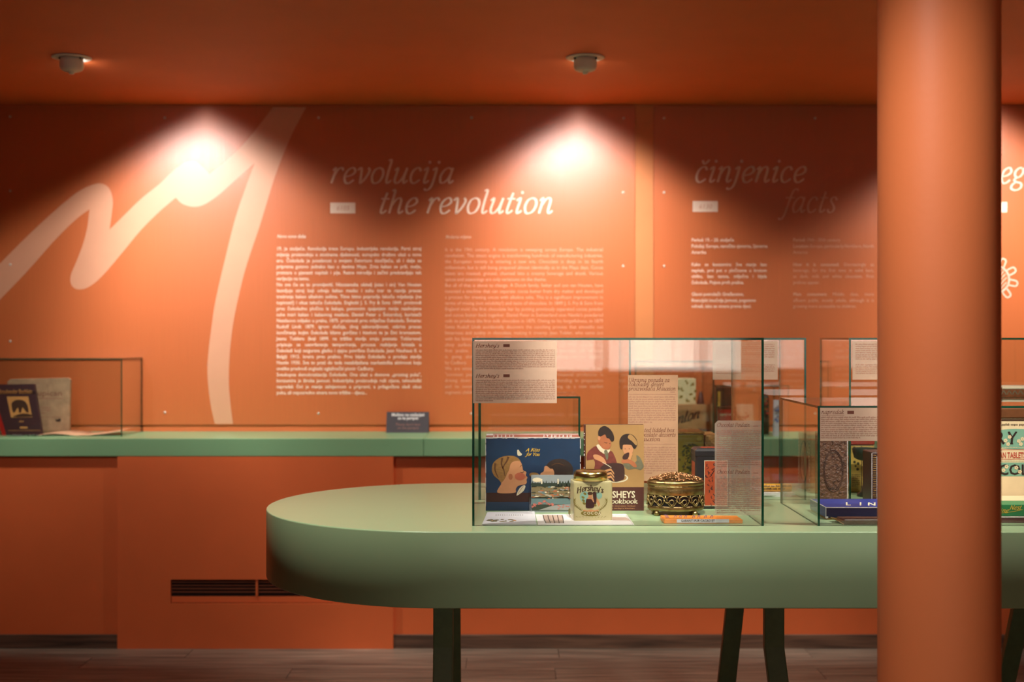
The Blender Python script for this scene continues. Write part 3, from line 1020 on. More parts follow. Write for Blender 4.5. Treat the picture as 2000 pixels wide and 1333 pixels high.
# ---------------------------------------------------------------- ceiling lamps
M_LENS = emit_mat('lamp_lens', (1.0, .9, .78), 8)
for (lx, turn), lab in zip(LAMPS[:2], ('white swivel ceiling spotlight at the left, above the brush stroke', 'white swivel ceiling spotlight at the centre, above the word revolution')):
    e = thing('ceiling_spotlight', (lx, LAMP_Y, CEIL), lab, 'lamp')
    m = MB().lathe([(.081, -.001), (.081, -.004), (.076, -.006), (.052, -.006), (.050, -.001)], (lx, LAMP_Y, CEIL), M_WHITE, 40)
    m.build('flange', e)
    MB().lathe([(.0495, -.0005), (.0495, -.003)], (lx, LAMP_Y, CEIL), M_DARKSLOT, 24).build('socket', e)
    # head: hood closed at the back, mouth towards the wall
    rot = Matrix.Rotation(-turn * 1.1, 3, 'Z')
    hood = MB()
    seg = 28
    prof = [(.046, -.004), (.049, -.024), (.048, -.043), (.043, -.053), (.03, -.059), (.012, -.062), (.010, -.070), (.0, -.072)]
    for q in range(len(prof) - 1):
        for s in range(seg):
            a0, a1 = (2 * math.pi * (s + d) / seg for d in (0, 1))
            mid = (a0 + a1) / 2
            if math.sin(mid) > .62 and prof[q][1] > -.050:
                continue    # the mouth
            vs = []
            for r, z, a in ((prof[q][0], prof[q][1], a0), (prof[q][0], prof[q][1], a1), (prof[q + 1][0], prof[q + 1][1], a1), (prof[q + 1][0], prof[q + 1][1], a0)):
                zz = z
                vs.append(rot @ Vector((r * math.cos(a), r * math.sin(a), zz)) + Vector((lx, LAMP_Y, CEIL)))
            hood.poly(vs, M_WHITE, True)
    ho = hood.build('lamp_head', e, weld=True)
    so = ho.modifiers.new('thickness', 'SOLIDIFY')
    so.thickness = .002
    Rl = rot @ Matrix.Rotation(-math.radians(52), 3, 'X')
    MB().lathe([(.026, 0), (.026, .004)], Vector((lx, LAMP_Y, CEIL)) + rot @ Vector((0, .018, -.036)), M_LENS, 20, M=Rl).build('lens', e)
    for s in (-1, 1):
        MB().lathe([(.004, -.006), (.004, -.012)], (lx + s * .043, LAMP_Y - .022, CEIL), M_DARKSLOT, 8).build('hinge', e)

# ================================================================== THE GREEN TABLE
TC0, TC1, TCY, TR = -.174, 2.75, 3.86, .557
tb = thing('exhibit_table', (1.2, TCY, 0), 'long mint green display table with a rounded end and thick rim', 'table')
loop = []
for i in range(97):
    a = math.pi / 2 + math.pi * i / 96
    loop.append((TC0 + TR * math.cos(a), TCY + TR * math.sin(a)))
for i in range(97):
    a = -math.pi / 2 + math.pi * i / 96
    loop.append((TC1 + TR * math.cos(a), TCY + TR * math.sin(a)))
m = MB()
m.prism([(x, y, TABLE_Z) for x, y in loop], (0, 0, -.199), M_MINT)
o = m.build('tabletop', tb, bevel=.004)
for p in o.data.polygons:
    p.use_smooth = len(p.vertices) == 4
o.modifiers['bevel'].angle_limit = math.radians(50)


def leg(path, w, d, parent):
    m = MB()
    vs = []
    for x, y, z in path:
        vs += [(x - w / 2, y, z), (x + w / 2, y, z), (x + w / 2, y + d, z), (x - w / 2, y + d, z)]
    fs = [(3, 2, 1, 0)]
    for k in range(len(path) - 1):
        for s in range(4):
            t = (s + 1) % 4
            fs.append((4 * k + s, 4 * k + t, 4 * k + 4 + t, 4 * k + 4 + s))
    n = 4 * (len(path) - 1)
    fs.append((n, n + 1, n + 2, n + 3))
    m.raw(vs, fs, M_LEG)
    m.build('leg', parent, bevel=.003)


for xc, fx, rx in ((-.195, 0.0, 0.0), (.743, .045, -.06), (1.69, .045, -.11)):
    leg([(xc, 3.62, .751), (xc, 3.62, .574), (xc + fx, 3.47, 0)], .056, .03, tb)
    leg([(xc - .002, 4.14, .751), (xc - .002 + rx * .34, 4.17, .5), (xc - .002 + rx, 4.25, 0)], .058, .03, tb)


# ================================================================== GLASS CASES
def glass_case(x0, x1, y0, y1, z0, h, label, t=.006):
    e = thing('display_case', ((x0 + x1) / 2, (y0 + y1) / 2, z0), label, 'display case', 'glass display cases')
    z1 = z0 + h
    gp, ge = M_GLASS, M_EDGE
    # box faces: 0 bottom 1 top 2 front 3 back 4 left 5 right
    MB().box(x0, x0 + t, y0, y1, z0, z1 - t, ge, {4: gp, 5: gp}).build('side_pane', e)
    MB().box(x1 - t, x1, y0, y1, z0, z1 - t, ge, {4: gp, 5: gp}).build('side_pane', e)
    MB().box(x0 + t, x1 - t, y0 + .0005, y0 + t, z0, z1 - t, ge, {2: gp, 3: gp}).build('front_pane', e)
    MB().box(x0 + t, x1 - t, y1 - t, y1 - .0005, z0, z1 - t, ge, {2: gp, 3: gp}).build('back_pane', e)
    MB().box(x0, x1, y0, y1, z1 - t, z1, ge, {0: gp, 1: gp}).build('top_pane', e)
    return e


c1 = glass_case(-.106, .670, 3.405, 3.878, TABLE_Z, .501, 'tall clear glass case on the table holding the blue box and cocoa tin')
c3 = glass_case(.813, 1.595, 3.405, 3.878, TABLE_Z, .320, 'low glass case on the table partly behind the column, labelled napredak')
c5 = glass_case(-.102, .211, 3.954, 4.30, TABLE_Z, .320, 'small low glass case standing behind the tall case with the blue box')
c2 = glass_case(.361, .909, 3.954, 4.33, TABLE_Z, .501, 'tall glass case in the back row holding the dark olive tin')
c4 = glass_case(1.041, 1.85, 3.954, 4.33, TABLE_Z, .501, 'tall glass case in the back row holding scale and yellow tin')
cl = glass_case(-3.05, -1.855, 6.09, 6.425, PAR_Z, .372, 'glass case on the parapet at the far left with two books')
ca = glass_case(.582, .957, 6.06, 6.40, PAR_Z, .36, 'glass case on the parapet holding the kraft and floral boxes')
cb = glass_case(.966, 1.312, 6.06, 6.40, PAR_Z, .245, 'low glass case on the parapet holding red and dark tins')

F1 = front(3.4045)          # outer face of the front panes
M_FILM1 = sheer_mat('label_film_dense', (212, 182, 156), .10)


def film(case, x0, y0, x1, y1, mat, pl, corner=False, name='label_sheet'):
    b = MB()
    if corner:
        pts = [(x0 + 6, y0), (x1, y0), (x1, y1), (x0, y1), (x0, y0 + 6)]
        b.poly([pl.hit(x, y) for x, y in reversed(pts)], mat)
    else:
        rect(b, pl, x0, y0, x1, y1, mat, 0)
    return b.build(name, case)


s = film(c1, 924, 667, 1087.5, 788, M_FILM1, F1)
B = MB()
for hy, n0, nl, lst in ((679, 685, 11, .6), (738, 744, 12, .22)):
    pen(B, F1, "Hershey's", 929, hy, 4.9, M_INK, width=46, wt=.17, off=.00012)
    rect(B, F1, 983, hy - 6.5, 995.5, hy - .8, M_INK, .00012)
    micro(B, F1, 929, 1084, n0, nl, 3.62, M_INK2, last=lst, off=.00012)
B.build('label_print', s)

s = film(c1, 1396, 822, 1487, 1007, M_SHEER, F1, True)
B = MB()
for hy, n0, nl in ((834, 843, 19), (925.5, 937, 18)):
    pen(B, F1, 'Chocolat Poulain', 1400, hy, 5.0, M_INK, width=64, wt=.15, off=.00012)
    rect(B, F1, 1471, hy - 1.8, 1481, hy - .4, M_INK2, .00012)
    micro(B, F1, 1400, 1484, n0, nl, 3.85, M_INK2, off=.00012)
B.build('label_print', s)

FB1 = front(3.8715)         # inner face of the back pane of the tall case
M_TAN = pm('tan_label_paper', (182, 140, 106), .6, .02, 60)
s = film(c1, 1226.5, 733, 1324, 940, M_TAN, FB1)
B = MB()
for hy, txt, wd in ((746.5, 'Ukrasna posuda za', 80), (754.8, 'čokoladni desert', 69), (763.2, 'proizvođača Mauxion', 92),
                    (844.3, 'Decorated lidded box', 89), (853.3, 'for chocolate desserts', 91), (862, 'by Mauxion', 61)):
    x = 1227.5 if hy < 800 else (1317 - wd if hy < 850 else (1319.5 - wd if hy < 860 else 1228))
    pen(B, FB1, txt, x, hy, 5.2, M_INK, width=wd, wt=.15, off=.0004)
for y in (770.5, 868):
    rect(B, FB1, 1228, y, 1320, y + .7, M_INK2, .0002)
rect(B, FB1, 1309, 765.5, 1318, 767, M_INK2, .0002)
micro(B, FB1, 1227.5, 1320, 777, 12, 4.45, M_INK2, off=.00012)
micro(B, FB1, 1227.5, 1320, 876, 12, 4.5, M_INK2, off=.00012)
B.build('label_print', s)

s = film(c3, 1602, 797, 1760, 862, M_FILM1, F1)
B = MB()
pen(B, F1, 'napredak', 1604, 809, 5.4, M_INK, width=44, wt=.16, off=.00012)
rect(B, F1, 1655, 803, 1668, 809, M_INK, .00012)
rect(B, F1, 1604, 811.6, 1649, 812.2, M_INK2, .00012)
micro(B, F1, 1603.5, 1757, 816.5, 11, 4.0, M_INK2, off=.00012)
B.build('label_print', s)

F2 = front(3.9535)
M_FILM2 = sheer_mat('label_film_pale', (198, 172, 146), .28)
for c, x0, x1 in ((c2, 1392, 1519), (c4, 1665, 1790)):
    s = film(c, x0, 667, x1, 742, M_FILM2, F2)
    B = MB()
    micro(B, F2, x0 + 6, x1 - 6, 674, 8, 4.1, M_INK2, off=.00012)
    micro(B, F2, x0 + 6, x1 - 6, 714, 5, 4.1, M_INK2, off=.00012)
    B.build('label_print', s)

# ================================================================== INSIDE THE TALL CASE
# ---- blue box
M_NAVY = pm('navy_card', (24, 54, 84), .45, .12, 30)
M_WORN = pm('worn_card_edge', (206, 196, 190), .8, .15, 200, bump=.1)
M_REDTOP = pm('red_brown_card', (150, 84, 66), .6, .12, 80)
M_DKB = pm('dark_brown_print', (58, 30, 20), .6, .08, 40)
M_HAIR1 = pm('blond_print', (150, 108, 56), .6, .2, 90, stretch=(1, 1, 3))
M_HAIR1D = pm('blond_shade_print', (96, 62, 32), .6, .2, 90)
M_SKIN = pm('skin_print', (204, 142, 98), .6, .05, 40)
M_SKIND = pm('skin_shade_print', (176, 104, 66), .6, .08, 40)
M_CHEEK = pm('cheek_print', (190, 100, 70), .6, .06, 40)
M_BLKH = pm('black_hair_print', (44, 32, 26), .6, .2, 60)
M_CREAM = pm('cream_paper', (224, 210, 178), .6, .05, 50)
M_GOLDINK = pm('gold_ink', (222, 176, 62), .5, .05, 50)

yb, yk = 3.704, 3.858
bx0, bx1 = XP(948.5, yb), XP(1133.5, yb)
bz1 = ZP(855, yb)
e = thing('chocolate_box', ((bx0 + bx1) / 2, (yb + yk) / 2, TABLE_Z), 'upright worn blue box printed with a boy and girl kissing', 'box')
o = MB().box(bx0, bx1, yb, yk, TABLE_Z, bz1, M_NAVY, {1: M_REDTOP, 4: M_WORN}).build('carton', e, bevel=.0015)
pl = front(yb)
cc = lambda pts: [(930 + x / 6.667, 835 + y / 6.667) for x, y in pts]
B = MB()
rect(B, pl, 949.5, 963, 1132.5, 981, M_DKB, .0002)
shape(B, pl, cc([(440, 500), (470, 455), (545, 432), (585, 460), (605, 530), (612, 562), (652, 582), (652, 604), (646, 628), (668, 655), (655, 685), (660, 718), (640, 745),
                 (590, 752), (540, 770), (515, 810), (510, 850), (395, 862), (275, 850), (300, 780), (325, 745), (330, 700), (380, 650)]), M_SKIN, .0003, n=3)
shape(B, pl, cc([(205, 560), (215, 480), (270, 420), (340, 385), (420, 372), (500, 378), (550, 408), (578, 442), (545, 437), (500, 442), (462, 462), (442, 500), (428, 560),
                 (405, 600), (380, 660), (330, 722), (300, 690), (240, 640), (215, 595)]), M_HAIR1, .0005, n=3)
for q in ([(340, 400), (330, 480), (360, 560), (375, 640)], [(420, 385), (400, 440), (360, 500), (345, 540)], [(250, 470), (245, 560), (290, 660)]):
    stroke(B, pl, cc(q), 4.2, M_HAIR1D, .0006, taper=(1, .3))
ell(B, pl, 930 + 570 / 6.667, 835 + 642 / 6.667, 10.5, 7.6, M_CHEEK, .0005)
ell(B, pl, 930 + 455 / 6.667, 835 + 648 / 6.667, 7.6, 9.0, M_SKIN, .0007)
ell(B, pl, 930 + 448 / 6.667, 835 + 646 / 6.667, 4.2, 6.0, M_SKIND, .0008)
stroke(B, pl, cc([(575, 585), (600, 590), (622, 578)]), .9, M_BLKH, .0007)
stroke(B, pl, cc([(570, 520), (590, 495), (604, 500)]), .9, M_HAIR1D, .0007)
stroke(B, pl, cc([(650, 640), (632, 660)]), .9, M_CHEEK, .0007)
shape(B, pl, cc([(525, 892), (545, 830), (580, 780), (620, 755), (642, 770), (620, 825), (570, 868)]), M_CREAM, .0006, n=3)
stroke(B, pl, cc([(545, 865), (590, 800), (615, 770)]), .8, M_SKIND, .0007)
ell(B, pl, 930 + 1080 / 6.667, 835 + 560 / 6.667, 27.5, 22.5, M_BLKH, .0003, 28)
shape(B, pl, cc([(838, 604), (880, 572), (890, 512), (925, 508), (965, 540), (1000, 545), (1015, 620), (930, 660), (850, 640)]), M_SKIN, .0005, n=3)
stroke(B, pl, cc([(980, 500), (1060, 470), (1150, 500)]), 1.2, M_HAIR1D, .0006)
shape(B, pl, cc([(690, 615), (740, 590), (800, 600), (830, 640), (740, 660)]), M_HAIR1, .0004, n=3)
shape(B, pl, cc([(535, 302), (552, 294), (572, 326), (598, 350), (578, 372), (540, 366)]), M_CREAM, .0004, n=3)
B.build('picture_print', e)
B = MB()
pen(B, pl, 'A Kiss', 1027, 882.2, 4.2, M_GOLDINK, width=27, wt=.26, slant=.3, off=.0004)
pen(B, pl, 'for You', 1027, 891, 4.2, M_GOLDINK, width=27, wt=.26, slant=.3, off=.0004)
B.build('title_print', e)
B = MB()
tp = top(bz1)
for i, ch in enumerate("HERSHEYS"):      # lettering faces the back, so it reads upside down from here
    x = 1114 - i * 7.6
    sans(B, tp, ch, x + 3, 854, 5.2, M_PAPER, sx=-1.2, bold=True, off=.0003)
for i, ch in enumerate("KISSES"):
    sans(B, tp, ch, 1004 - i * 7.6, 854, 5.2, M_PAPER, sx=-1.2, bold=True, off=.0003)
rect(B, tp, 950, 847.6, 963, 851, M_PAPER, .0003)
rect(B, tp, 951, 848.2, 1130, 848.9, M_PAPER, .0003)
B.build('top_print', e)
B = MB()
rr = random.Random(5)
x = bx0
while x < bx1 - .002:       # frayed white edge along the lid
    w = rr.uniform(.003, .009)
    B.box(x, min(x + w, bx1), yb - .0006, yb + .003, bz1 - rr.uniform(.0015, .0035), bz1 + .0007, M_WORN)
    x += w
z = TABLE_Z + .004
while z < bz1 - .004:
    w = rr.uniform(.004, .012)
    for xx in (bx0, bx1):
        if rr.random() < .75:
            B.box(xx - .0007, xx + rr.uniform(.0007, .0016), yb - .0006, yb + .002, z, z + w, M_WORN)
    z += w
B.build('worn_edges', e, kind='stuff')

# ---- postcard in a clear stand
yb = 3.668
pl = front(yb)
x0, x1 = XP(1033.5, yb), XP(1131, yb)
e = thing('postcard', ((x0 + x1) / 2, yb, TABLE_Z), 'landscape postcard in a clear stand, leaning before the blue box', 'postcard')
zt = ZP(922, yb)
M_ACR = pane_mat('clear_acrylic', (.93, .95, .95), .05)
MB().box(x0, x1, yb + .003, yb + .006, TABLE_Z, zt, M_ACR).build('clear_stand', e)
B = MB()
M_SKY = pm('sky_print', (142, 150, 150), .5, .05, 30)
M_TREE = pm('tree_print', (44, 58, 46), .5, .4, 400)
M_FIELD = pm('field_print', (124, 110, 76), .5, .35, 300, stretch=(1, 1, 3))
M_WATER = pm('water_print', (96, 122, 122), .5, .1, 60, stretch=(1, 1, 5))
M_FLOW = pm('flower_print', (190, 104, 92), .5, .4, 500)
M_GREY = pm('grey_print', (150, 148, 146), .5, .06, 60)
bz = lambda y: max(ZP(y, yb), TABLE_Z + .0005)
B.box(XP(1037.5, yb), XP(1129, yb), yb + .0005, yb + .0028, TABLE_Z, ZP(928.5, yb), M_SKY)
rect(B, pl, 1038, 944, 1129, 952, M_TREE, .0001)
rect(B, pl, 1038, 951, 1129, 974, M_FIELD, .0001)
rect(B, pl, 1038, 972, 1129, 990, M_WATER, .0001)
rect(B, pl, 1038, 986, 1129, 998, M_TREE, .00015)
ell(B, pl, 1049, 938, 9, 4.5, M_CREAM, .0001)
for i in range(17):
    x = 1040 + i * 5.4
    shape(B, pl, [(x - rr.uniform(2, 5), 949), (x, 943 - rr.uniform(0, 5)), (x + rr.uniform(2, 5), 949)], M_TREE, .0003, smooth=False)
for i, x in enumerate((1058, 1090, 1118)):
    rect(B, pl, x - 1.3, 936, x + 1.3, 946, M_CREAM, .0004)
for i in range(80):
    x, y = rr.uniform(1039, 1122), rr.uniform(951, 975)
    ell(B, pl, x, y, rr.uniform(1.5, 5.5), rr.uniform(.6, 1.5), rr.choice((M_CREAM, M_TREE, M_TREE, M_SKIND, M_WATER, M_GREY, M_FIELD)), .0003 + i * .000003, 8)
for i in range(34):
    x = rr.uniform(1040, 1082)
    ell(B, pl, x, 988 - 8 * math.exp(-((x - 1062) / 14) ** 2) + rr.uniform(-2, 4), rr.uniform(1.2, 2.6), rr.uniform(.8, 1.6), M_FLOW, .0004 + i * .000004, 8)
shape(B, pl, [(1052, 997), (1080, 988), (1129, 984), (1129, 997)], M_GREY, .0003, smooth=False)
for i in range(8):
    ell(B, pl, rr.uniform(1088, 1127), rr.uniform(986, 995), 2.2, 1.1, M_FLOW, .0006 + i * .000004, 8)
B.build('picture_card', e)

# ---- cookbook
yb = 3.706
pl = front(yb)
cc = lambda pts: [(1100 + x / 7.017, 820 + y / 7.017) for x, y in pts]
x0, x1, zt = XP(1144, yb), XP(1257.7, yb), ZP(830, yb)
M_TANC = pm('tan_cover', (172, 132, 82), .4, .05, 25)
M_BRN = pm('brown_cover', (80, 42, 36), .4, .05, 25)
M_CARD = pm('maroon_print', (120, 56, 46), .5, .2, 120)
M_CAKE = pm('cake_print', (66, 42, 38), .5, .15, 90)
M_SPONGE = pm('sponge_print', (206, 146, 96), .5, .08, 60)
M_SAGE = pm('sage_print', (112, 108, 84), .5, .2, 90)
e = thing('cookbook', ((x0 + x1) / 2, yb + .01, TABLE_Z), 'upright tan and brown cookbook with two children eating chocolate cake', 'book')
MB().box(x0, x1, yb, yb + .002, TABLE_Z, zt, M_TANC).box(x0, x1, yb + .02, yb + .022, TABLE_Z, zt, M_BRN).build('cover', e)
MB().box(x0 + .002, x1 - .003, yb + .0022, yb + .0198, TABLE_Z + .002, zt - .002, M_CREAM).build('page_block', e)
MB().box(x0 - .005, x0 - .0001, yb + .0005, yb + .022, TABLE_Z, zt, M_BRN).build('spine', e, bevel=.001)
B = MB()
for i in range(9):
    z = rr.uniform(TABLE_Z + .03, zt - .01)
    B.box(x0 - .0056, x0 - .003, yb - .0002, yb + .003, z, z + rr.uniform(.002, .007), M_WORN)
B.build('worn_edges', e, kind='stuff')
B = MB()
rect(B, pl, 1144.2, 952, 1257.5, 998.4, M_BRN, .0002)
ell(B, pl, 1100 + 715 / 7.017, 820 + 800 / 7.017, 25, 9.5, M_CREAM, .0003, 28)
ell(B, pl, 1100 + 715 / 7.017, 820 + 798 / 7.017, 22, 7.5, M_TANC, .00035, 28)
shape(B, pl, cc([(322, 560), (330, 460), (380, 405), (455, 360), (510, 440), (580, 478), (650, 430), (690, 470), (735, 590), (690, 640), (600, 640), (560, 660), (515, 690), (520, 790),
                 (420, 730), (435, 620), (415, 545)]), M_CARD, .0003, n=2)
shape(B, pl, cc([(455, 360), (490, 342), (545, 400), (620, 415), (642, 408), (632, 445), (585, 478), (530, 450), (495, 425)]), M_CREAM, .0004, n=2)
shape(B, pl, cc([(560, 430), (600, 420), (620, 500), (600, 560), (575, 500)]), M_SAGE, .0005, n=2)
shape(B, pl, cc([(478, 235), (500, 225), (560, 205), (620, 240), (650, 290), (656, 340), (640, 385), (600, 412), (545, 400), (500, 345), (476, 290)]), M_SKIND, .0006, n=3)
ell(B, pl, 1100 + 492 / 7.017, 820 + 255 / 7.017, 2.6, 4.2, M_SKIN, .0008)
shape(B, pl, cc([(482, 220), (480, 165), (510, 112), (565, 88), (625, 115), (675, 175), (698, 245), (690, 295), (655, 295), (630, 262), (595, 250), (575, 205), (530, 225), (500, 232)]), M_BLKH, .0007, n=3)
stroke(B, pl, cc([(560, 310), (590, 322), (605, 315)]), .9, M_BLKH, .0008)
stroke(B, pl, cc([(630, 330), (645, 325)]), .8, M_BLKH, .0008)
stroke(B, pl, cc([(585, 385), (610, 388), (632, 375)]), .8, M_CHEEK, .0008)
shape(B, pl, cc([(412, 488), (470, 482), (545, 520), (575, 560), (590, 600), (560, 605), (500, 570), (430, 540)]), M_SKIN, .0005, n=3)
stroke(B, pl, cc([(540, 590), (600, 620), (660, 660)]), 1.1, M_CREAM, .0008)
shape(B, pl, cc([(508, 680), (550, 625), (650, 598), (770, 600), (832, 640), (838, 800), (790, 835), (700, 855), (560, 790)]), M_CAKE, .0006, n=3)
for k in range(3):
    y = 690 + k * 48
    shape(B, pl, cc([(540 + k * 6, y + 12), (655, y - 20), (698, y + 40), (700, y + 68), (655, y + 12), (548 + k * 6, y + 38)]), M_SPONGE, .0008, smooth=False)
shape(B, pl, cc([(820, 610), (890, 590), (960, 600), (1010, 560), (1000, 490), (1050, 515), (1090, 600), (1102, 650), (1060, 695), (990, 672), (900, 690), (850, 660)]), M_SAGE, .0003, n=2)
shape(B, pl, cc([(815, 350), (860, 330), (915, 335), (955, 380), (955, 440), (915, 490), (860, 490), (825, 440)]), M_SKIN, .0005, n=3)
shape(B, pl, cc([(778, 385), (770, 300), (800, 230), (860, 198), (940, 205), (1000, 262), (1018, 330), (1005, 372), (985, 402), (955, 385), (935, 352), (895, 345), (855, 345), (820, 350),
                 (812, 400), (795, 408)]), M_BLKH, .0006, n=3)
shape(B, pl, cc([(885, 250), (915, 203), (975, 245), (1015, 315), (1000, 355), (945, 300)]), M_TANC, .0007, n=3)
ell(B, pl, 1100 + 850 / 7.017, 820 + 402 / 7.017, .8, .7, M_BLKH, .0008, 8)
ell(B, pl, 1100 + 905 / 7.017, 820 + 400 / 7.017, .8, .7, M_BLKH, .0008, 8)
shape(B, pl, cc([(798, 560), (865, 535), (930, 555), (990, 600), (1008, 650), (965, 652), (900, 600), (820, 600)]), M_SKIND, .0006, n=3)
shape(B, pl, cc([(812, 515), (845, 470), (905, 455), (885, 535), (830, 548)]), M_CAKE, .0008, n=3)
shape(B, pl, cc([(885, 540), (930, 455), (955, 470), (920, 555)]), M_SPONGE, .0008, smooth=False)
B.build('picture_print', e)
B = MB()
sans(B, pl, 'HERSHEYS', 1166, 972.6, 18.3, M_CREAM, width=74.5, bold=True, off=.0005)
pen(B, pl, 'Cookbook', 1184, 984, 5.9, M_CREAM, slant=0, wt=.22, width=62, off=.0005, contrast=.5)
sans(B, pl, 'updated with chocolate recipes', 1168, 990, 3.6, M_SPONGE, width=73, off=.0005)
sans(B, pl, "for use in today's kitchen", 1172, 994.6, 3.6, M_SPONGE, width=68, off=.0005)
B.build('title_print', e)

# ---- leaflets lying on the table
def sheet(name, pts, mat, label, cat, th=.0012, lift=None, prints=None):
    z = TABLE_Z + th
    pl = top(z)
    q = [pl.hit(x, y) for x, y in pts]
    m = MB().prism(q, (0, 0, -th), mat)
    e = thing(name, (sum(p.x for p in q) / len(q), sum(p.y for p in q) / len(q), TABLE_Z), label, cat)
    m.build('paper', e)
    if prints:
        B = MB()
        prints(B, pl)
        B.build('print', e, kind='stuff')
    return e


M_PINKP = pm('grey_pink_print', (190, 164, 148), .6, .06, 60)
M_PALEB = pm('pale_blue_paper', (216, 216, 220), .6, .03, 30)


def pr1(B, pl):
    for i in range(13):
        rect(B, pl, 968 + i * 4.3, 1005.5, 969.6 + i * 4.3, 1007.6, M_GREY, .0003)
    for i in range(22):
        x = rr.uniform(955, 1006)
        ell(B, pl, x, 1017 + rr.uniform(-2.2, 2.2), rr.uniform(2, 6), .9, rr.choice((M_FIELD, M_SPONGE, M_GREY, M_SAGE)), .0003 + i * .00001, 8)


sheet('leaflet', [(941.5, 1024.2), (1048, 1024), (1044, 998.8), (952, 1000.5)], M_PALEB, 'pale blue leaflet with a faint landscape, before the blue box', 'leaflet', .003, prints=pr1)


def pr2(B, pl):
    shape(B, pl, [(1060, 1006.5), (1098, 1006.5), (1101.5, 1022.5), (1066, 1022.5)], M_PINKP, .0003, smooth=False)
    for k in range(5):
        stroke(B, pl, [(1060.5 + k * 9.3, 1006.6), (1062.5 + k * 9.3, 1014), (1066.5 + k * 8.6, 1022.4)], 1.5, M_CAKE, .0006)
    shape(B, pl, [(1196, 1010.5), (1222, 1011), (1233, 1017.5), (1196, 1017)], M_PINKP, .0003, smooth=False)
    stroke(B, pl, [(1222, 1005.5), (1236, 1025)], .5, M_GREY, .0005, smooth=False)


sheet('leaflet', [(1051, 1025.4), (1238.5, 1025.2), (1223, 1004.6), (1046, 1005.2)], M_PAPER, 'long white sheet under the cocoa tin with a small striped picture', 'leaflet', .0012, prints=pr2)

# ---- cocoa tin
M_TIN = pm('cream_tin', (196, 184, 136), .32, .05, 30, coat=.3)
M_BRASSLID = pm('gold_tin', (206, 184, 118), .24, .08, 30, metal=1.0)
M_OLIVE = pm('olive_print', (126, 112, 42), .5, .1, 60)
M_AQUA = pm('aqua_print', (140, 178, 160), .5, .06, 60)
M_BRNP = pm('brown_print', (66, 42, 24), .5, .08, 60)
M_MAROON = pm('dark_maroon_print', (62, 30, 26), .5, .08, 60)
phi = math.radians(5.4)
zb = TABLE_Z + .0013
ctr = Vector((.2185, 3.5345, zb))
Rz = Matrix.Translation(ctr) @ Matrix.Rotation(phi, 4, 'Z')
e = thing('cocoa_tin', ctr, 'cream cocoa tin with a round gold lid, on the white sheet', 'tin')
hw, hd, hh = .0535, .0375, .1055
m = MB()
rc_ = []
for sx, sy, a0 in ((1, -1, -90), (1, 1, 0), (-1, 1, 90), (-1, -1, 180)):
    for k in range(5):
        a = math.radians(a0 + k * 22.5)
        rc_.append((sx * (hw - .007) + .007 * math.cos(a), sy * (hd - .007) + .007 * math.sin(a)))
prof = [(.985, 0), (1, .003), (1, hh - .004), (.99, hh), (.95, hh + .0015)]
vs, fs = [], []
for s_, z in prof:
    vs += [Rz @ Vector((x * s_, y * s_, z)) for x, y in rc_]
n = len(rc_)
for q in range(len(prof) - 1):
    for i in range(n):
        j = (i + 1) % n
        fs.append((q * n + i, q * n + j, (q + 1) * n + j, (q + 1) * n + i))
fs += [tuple(range(n - 1, -1, -1)), tuple((len(prof) - 1) * n + i for i in range(n))]
m.raw(vs, fs, M_TIN)
m.build('tin_body', e)
r = .0468
MB().lathe([(r - .003, 0), (r, .001), (r, .015), (r * .985, .0195), (r * .93, .0245), (r * .86, .0262), (r * .82, .0245), (r * .6, .0245), (0, .0248)],
           ctr + Vector((-.002, 0, hh + .0015)), M_BRASSLID, 48).build('lid', e)
fp = Rz @ Vector((0, -hd, 0))
pl = Plane(fp, (math.sin(phi), -math.cos(phi), 0))
cc = lambda pts: [(1100 + x / 11.11, 910 + y / 11.11) for x, y in pts]
B = MB()
ell(B, pl, 1100 + 470 / 11.11, 910 + 680 / 11.11, 10, 11, M_AQUA, .0002)
ell(B, pl, 1100 + 760 / 11.11, 910 + 650 / 11.11, 8, 7, M_AQUA, .0002)
arc = lambda x, y: (x, y + ((x - 1153.5) / 26) ** 2 * 5)
pen(B, pl, "Hershey's", 1127, 959, 7.2, M_BRNP, slant=.05, wt=.3, width=52, off=.0005, arc=arc)
shape(B, pl, cc([(650, 575), (715, 585), (725, 700), (712, 830), (668, 835), (645, 650)]), M_MAROON, .0003, n=3)
shape(B, pl, cc([(725, 680), (802, 830), (770, 892), (720, 790)]), M_SPONGE, .0004, smooth=False)
shape(B, pl, cc([(500, 735), (560, 715), (640, 735), (675, 830), (665, 905), (590, 928), (500, 920), (488, 850)]), M_MAROON, .0005, n=3)
ell(B, pl, 1100 + 590 / 11.11, 910 + 655 / 11.11, 4.2, 5.6, M_SKIN, .0006)
ell(B, pl, 1100 + 585 / 11.11, 910 + 605 / 11.11, 5.2, 3.2, M_BRNP, .0007)
shape(B, pl, cc([(520, 725), (545, 690), (640, 700), (668, 790), (650, 790), (610, 730)]), M_SKIN, .0006, n=3)
for (x, y) in ((470, 610), (430, 690), (455, 820), (690, 860), (440, 760)):
    ell(B, pl, 1100 + x / 11.11, 910 + y / 11.11, 3.4, 2.2, M_OLIVE, .0004, 10, .6)
for sg in (1, -1):
    qx = lambda x: 590 + sg * (x - 590)
    path = [(240, 745), (235, 810), (270, 880), (330, 930), (390, 975)]
    stroke(B, pl, cc([(qx(x), y) for x, y in path]), .7, M_OLIVE, .0003)
    for k in range(9):
        t = spl(path, 4)[k * 2]
        stroke(B, pl, cc([(qx(t[0]), t[1]), (qx(t[0] + 40), t[1] - 45)]), 1.0, M_OLIVE, .0003, smooth=False, taper=(1.2, .2))
        stroke(B, pl, cc([(qx(t[0]), t[1]), (qx(t[0] - 18), t[1] - 50)]), 1.0, M_OLIVE, .0003, smooth=False, taper=(1.2, .2))
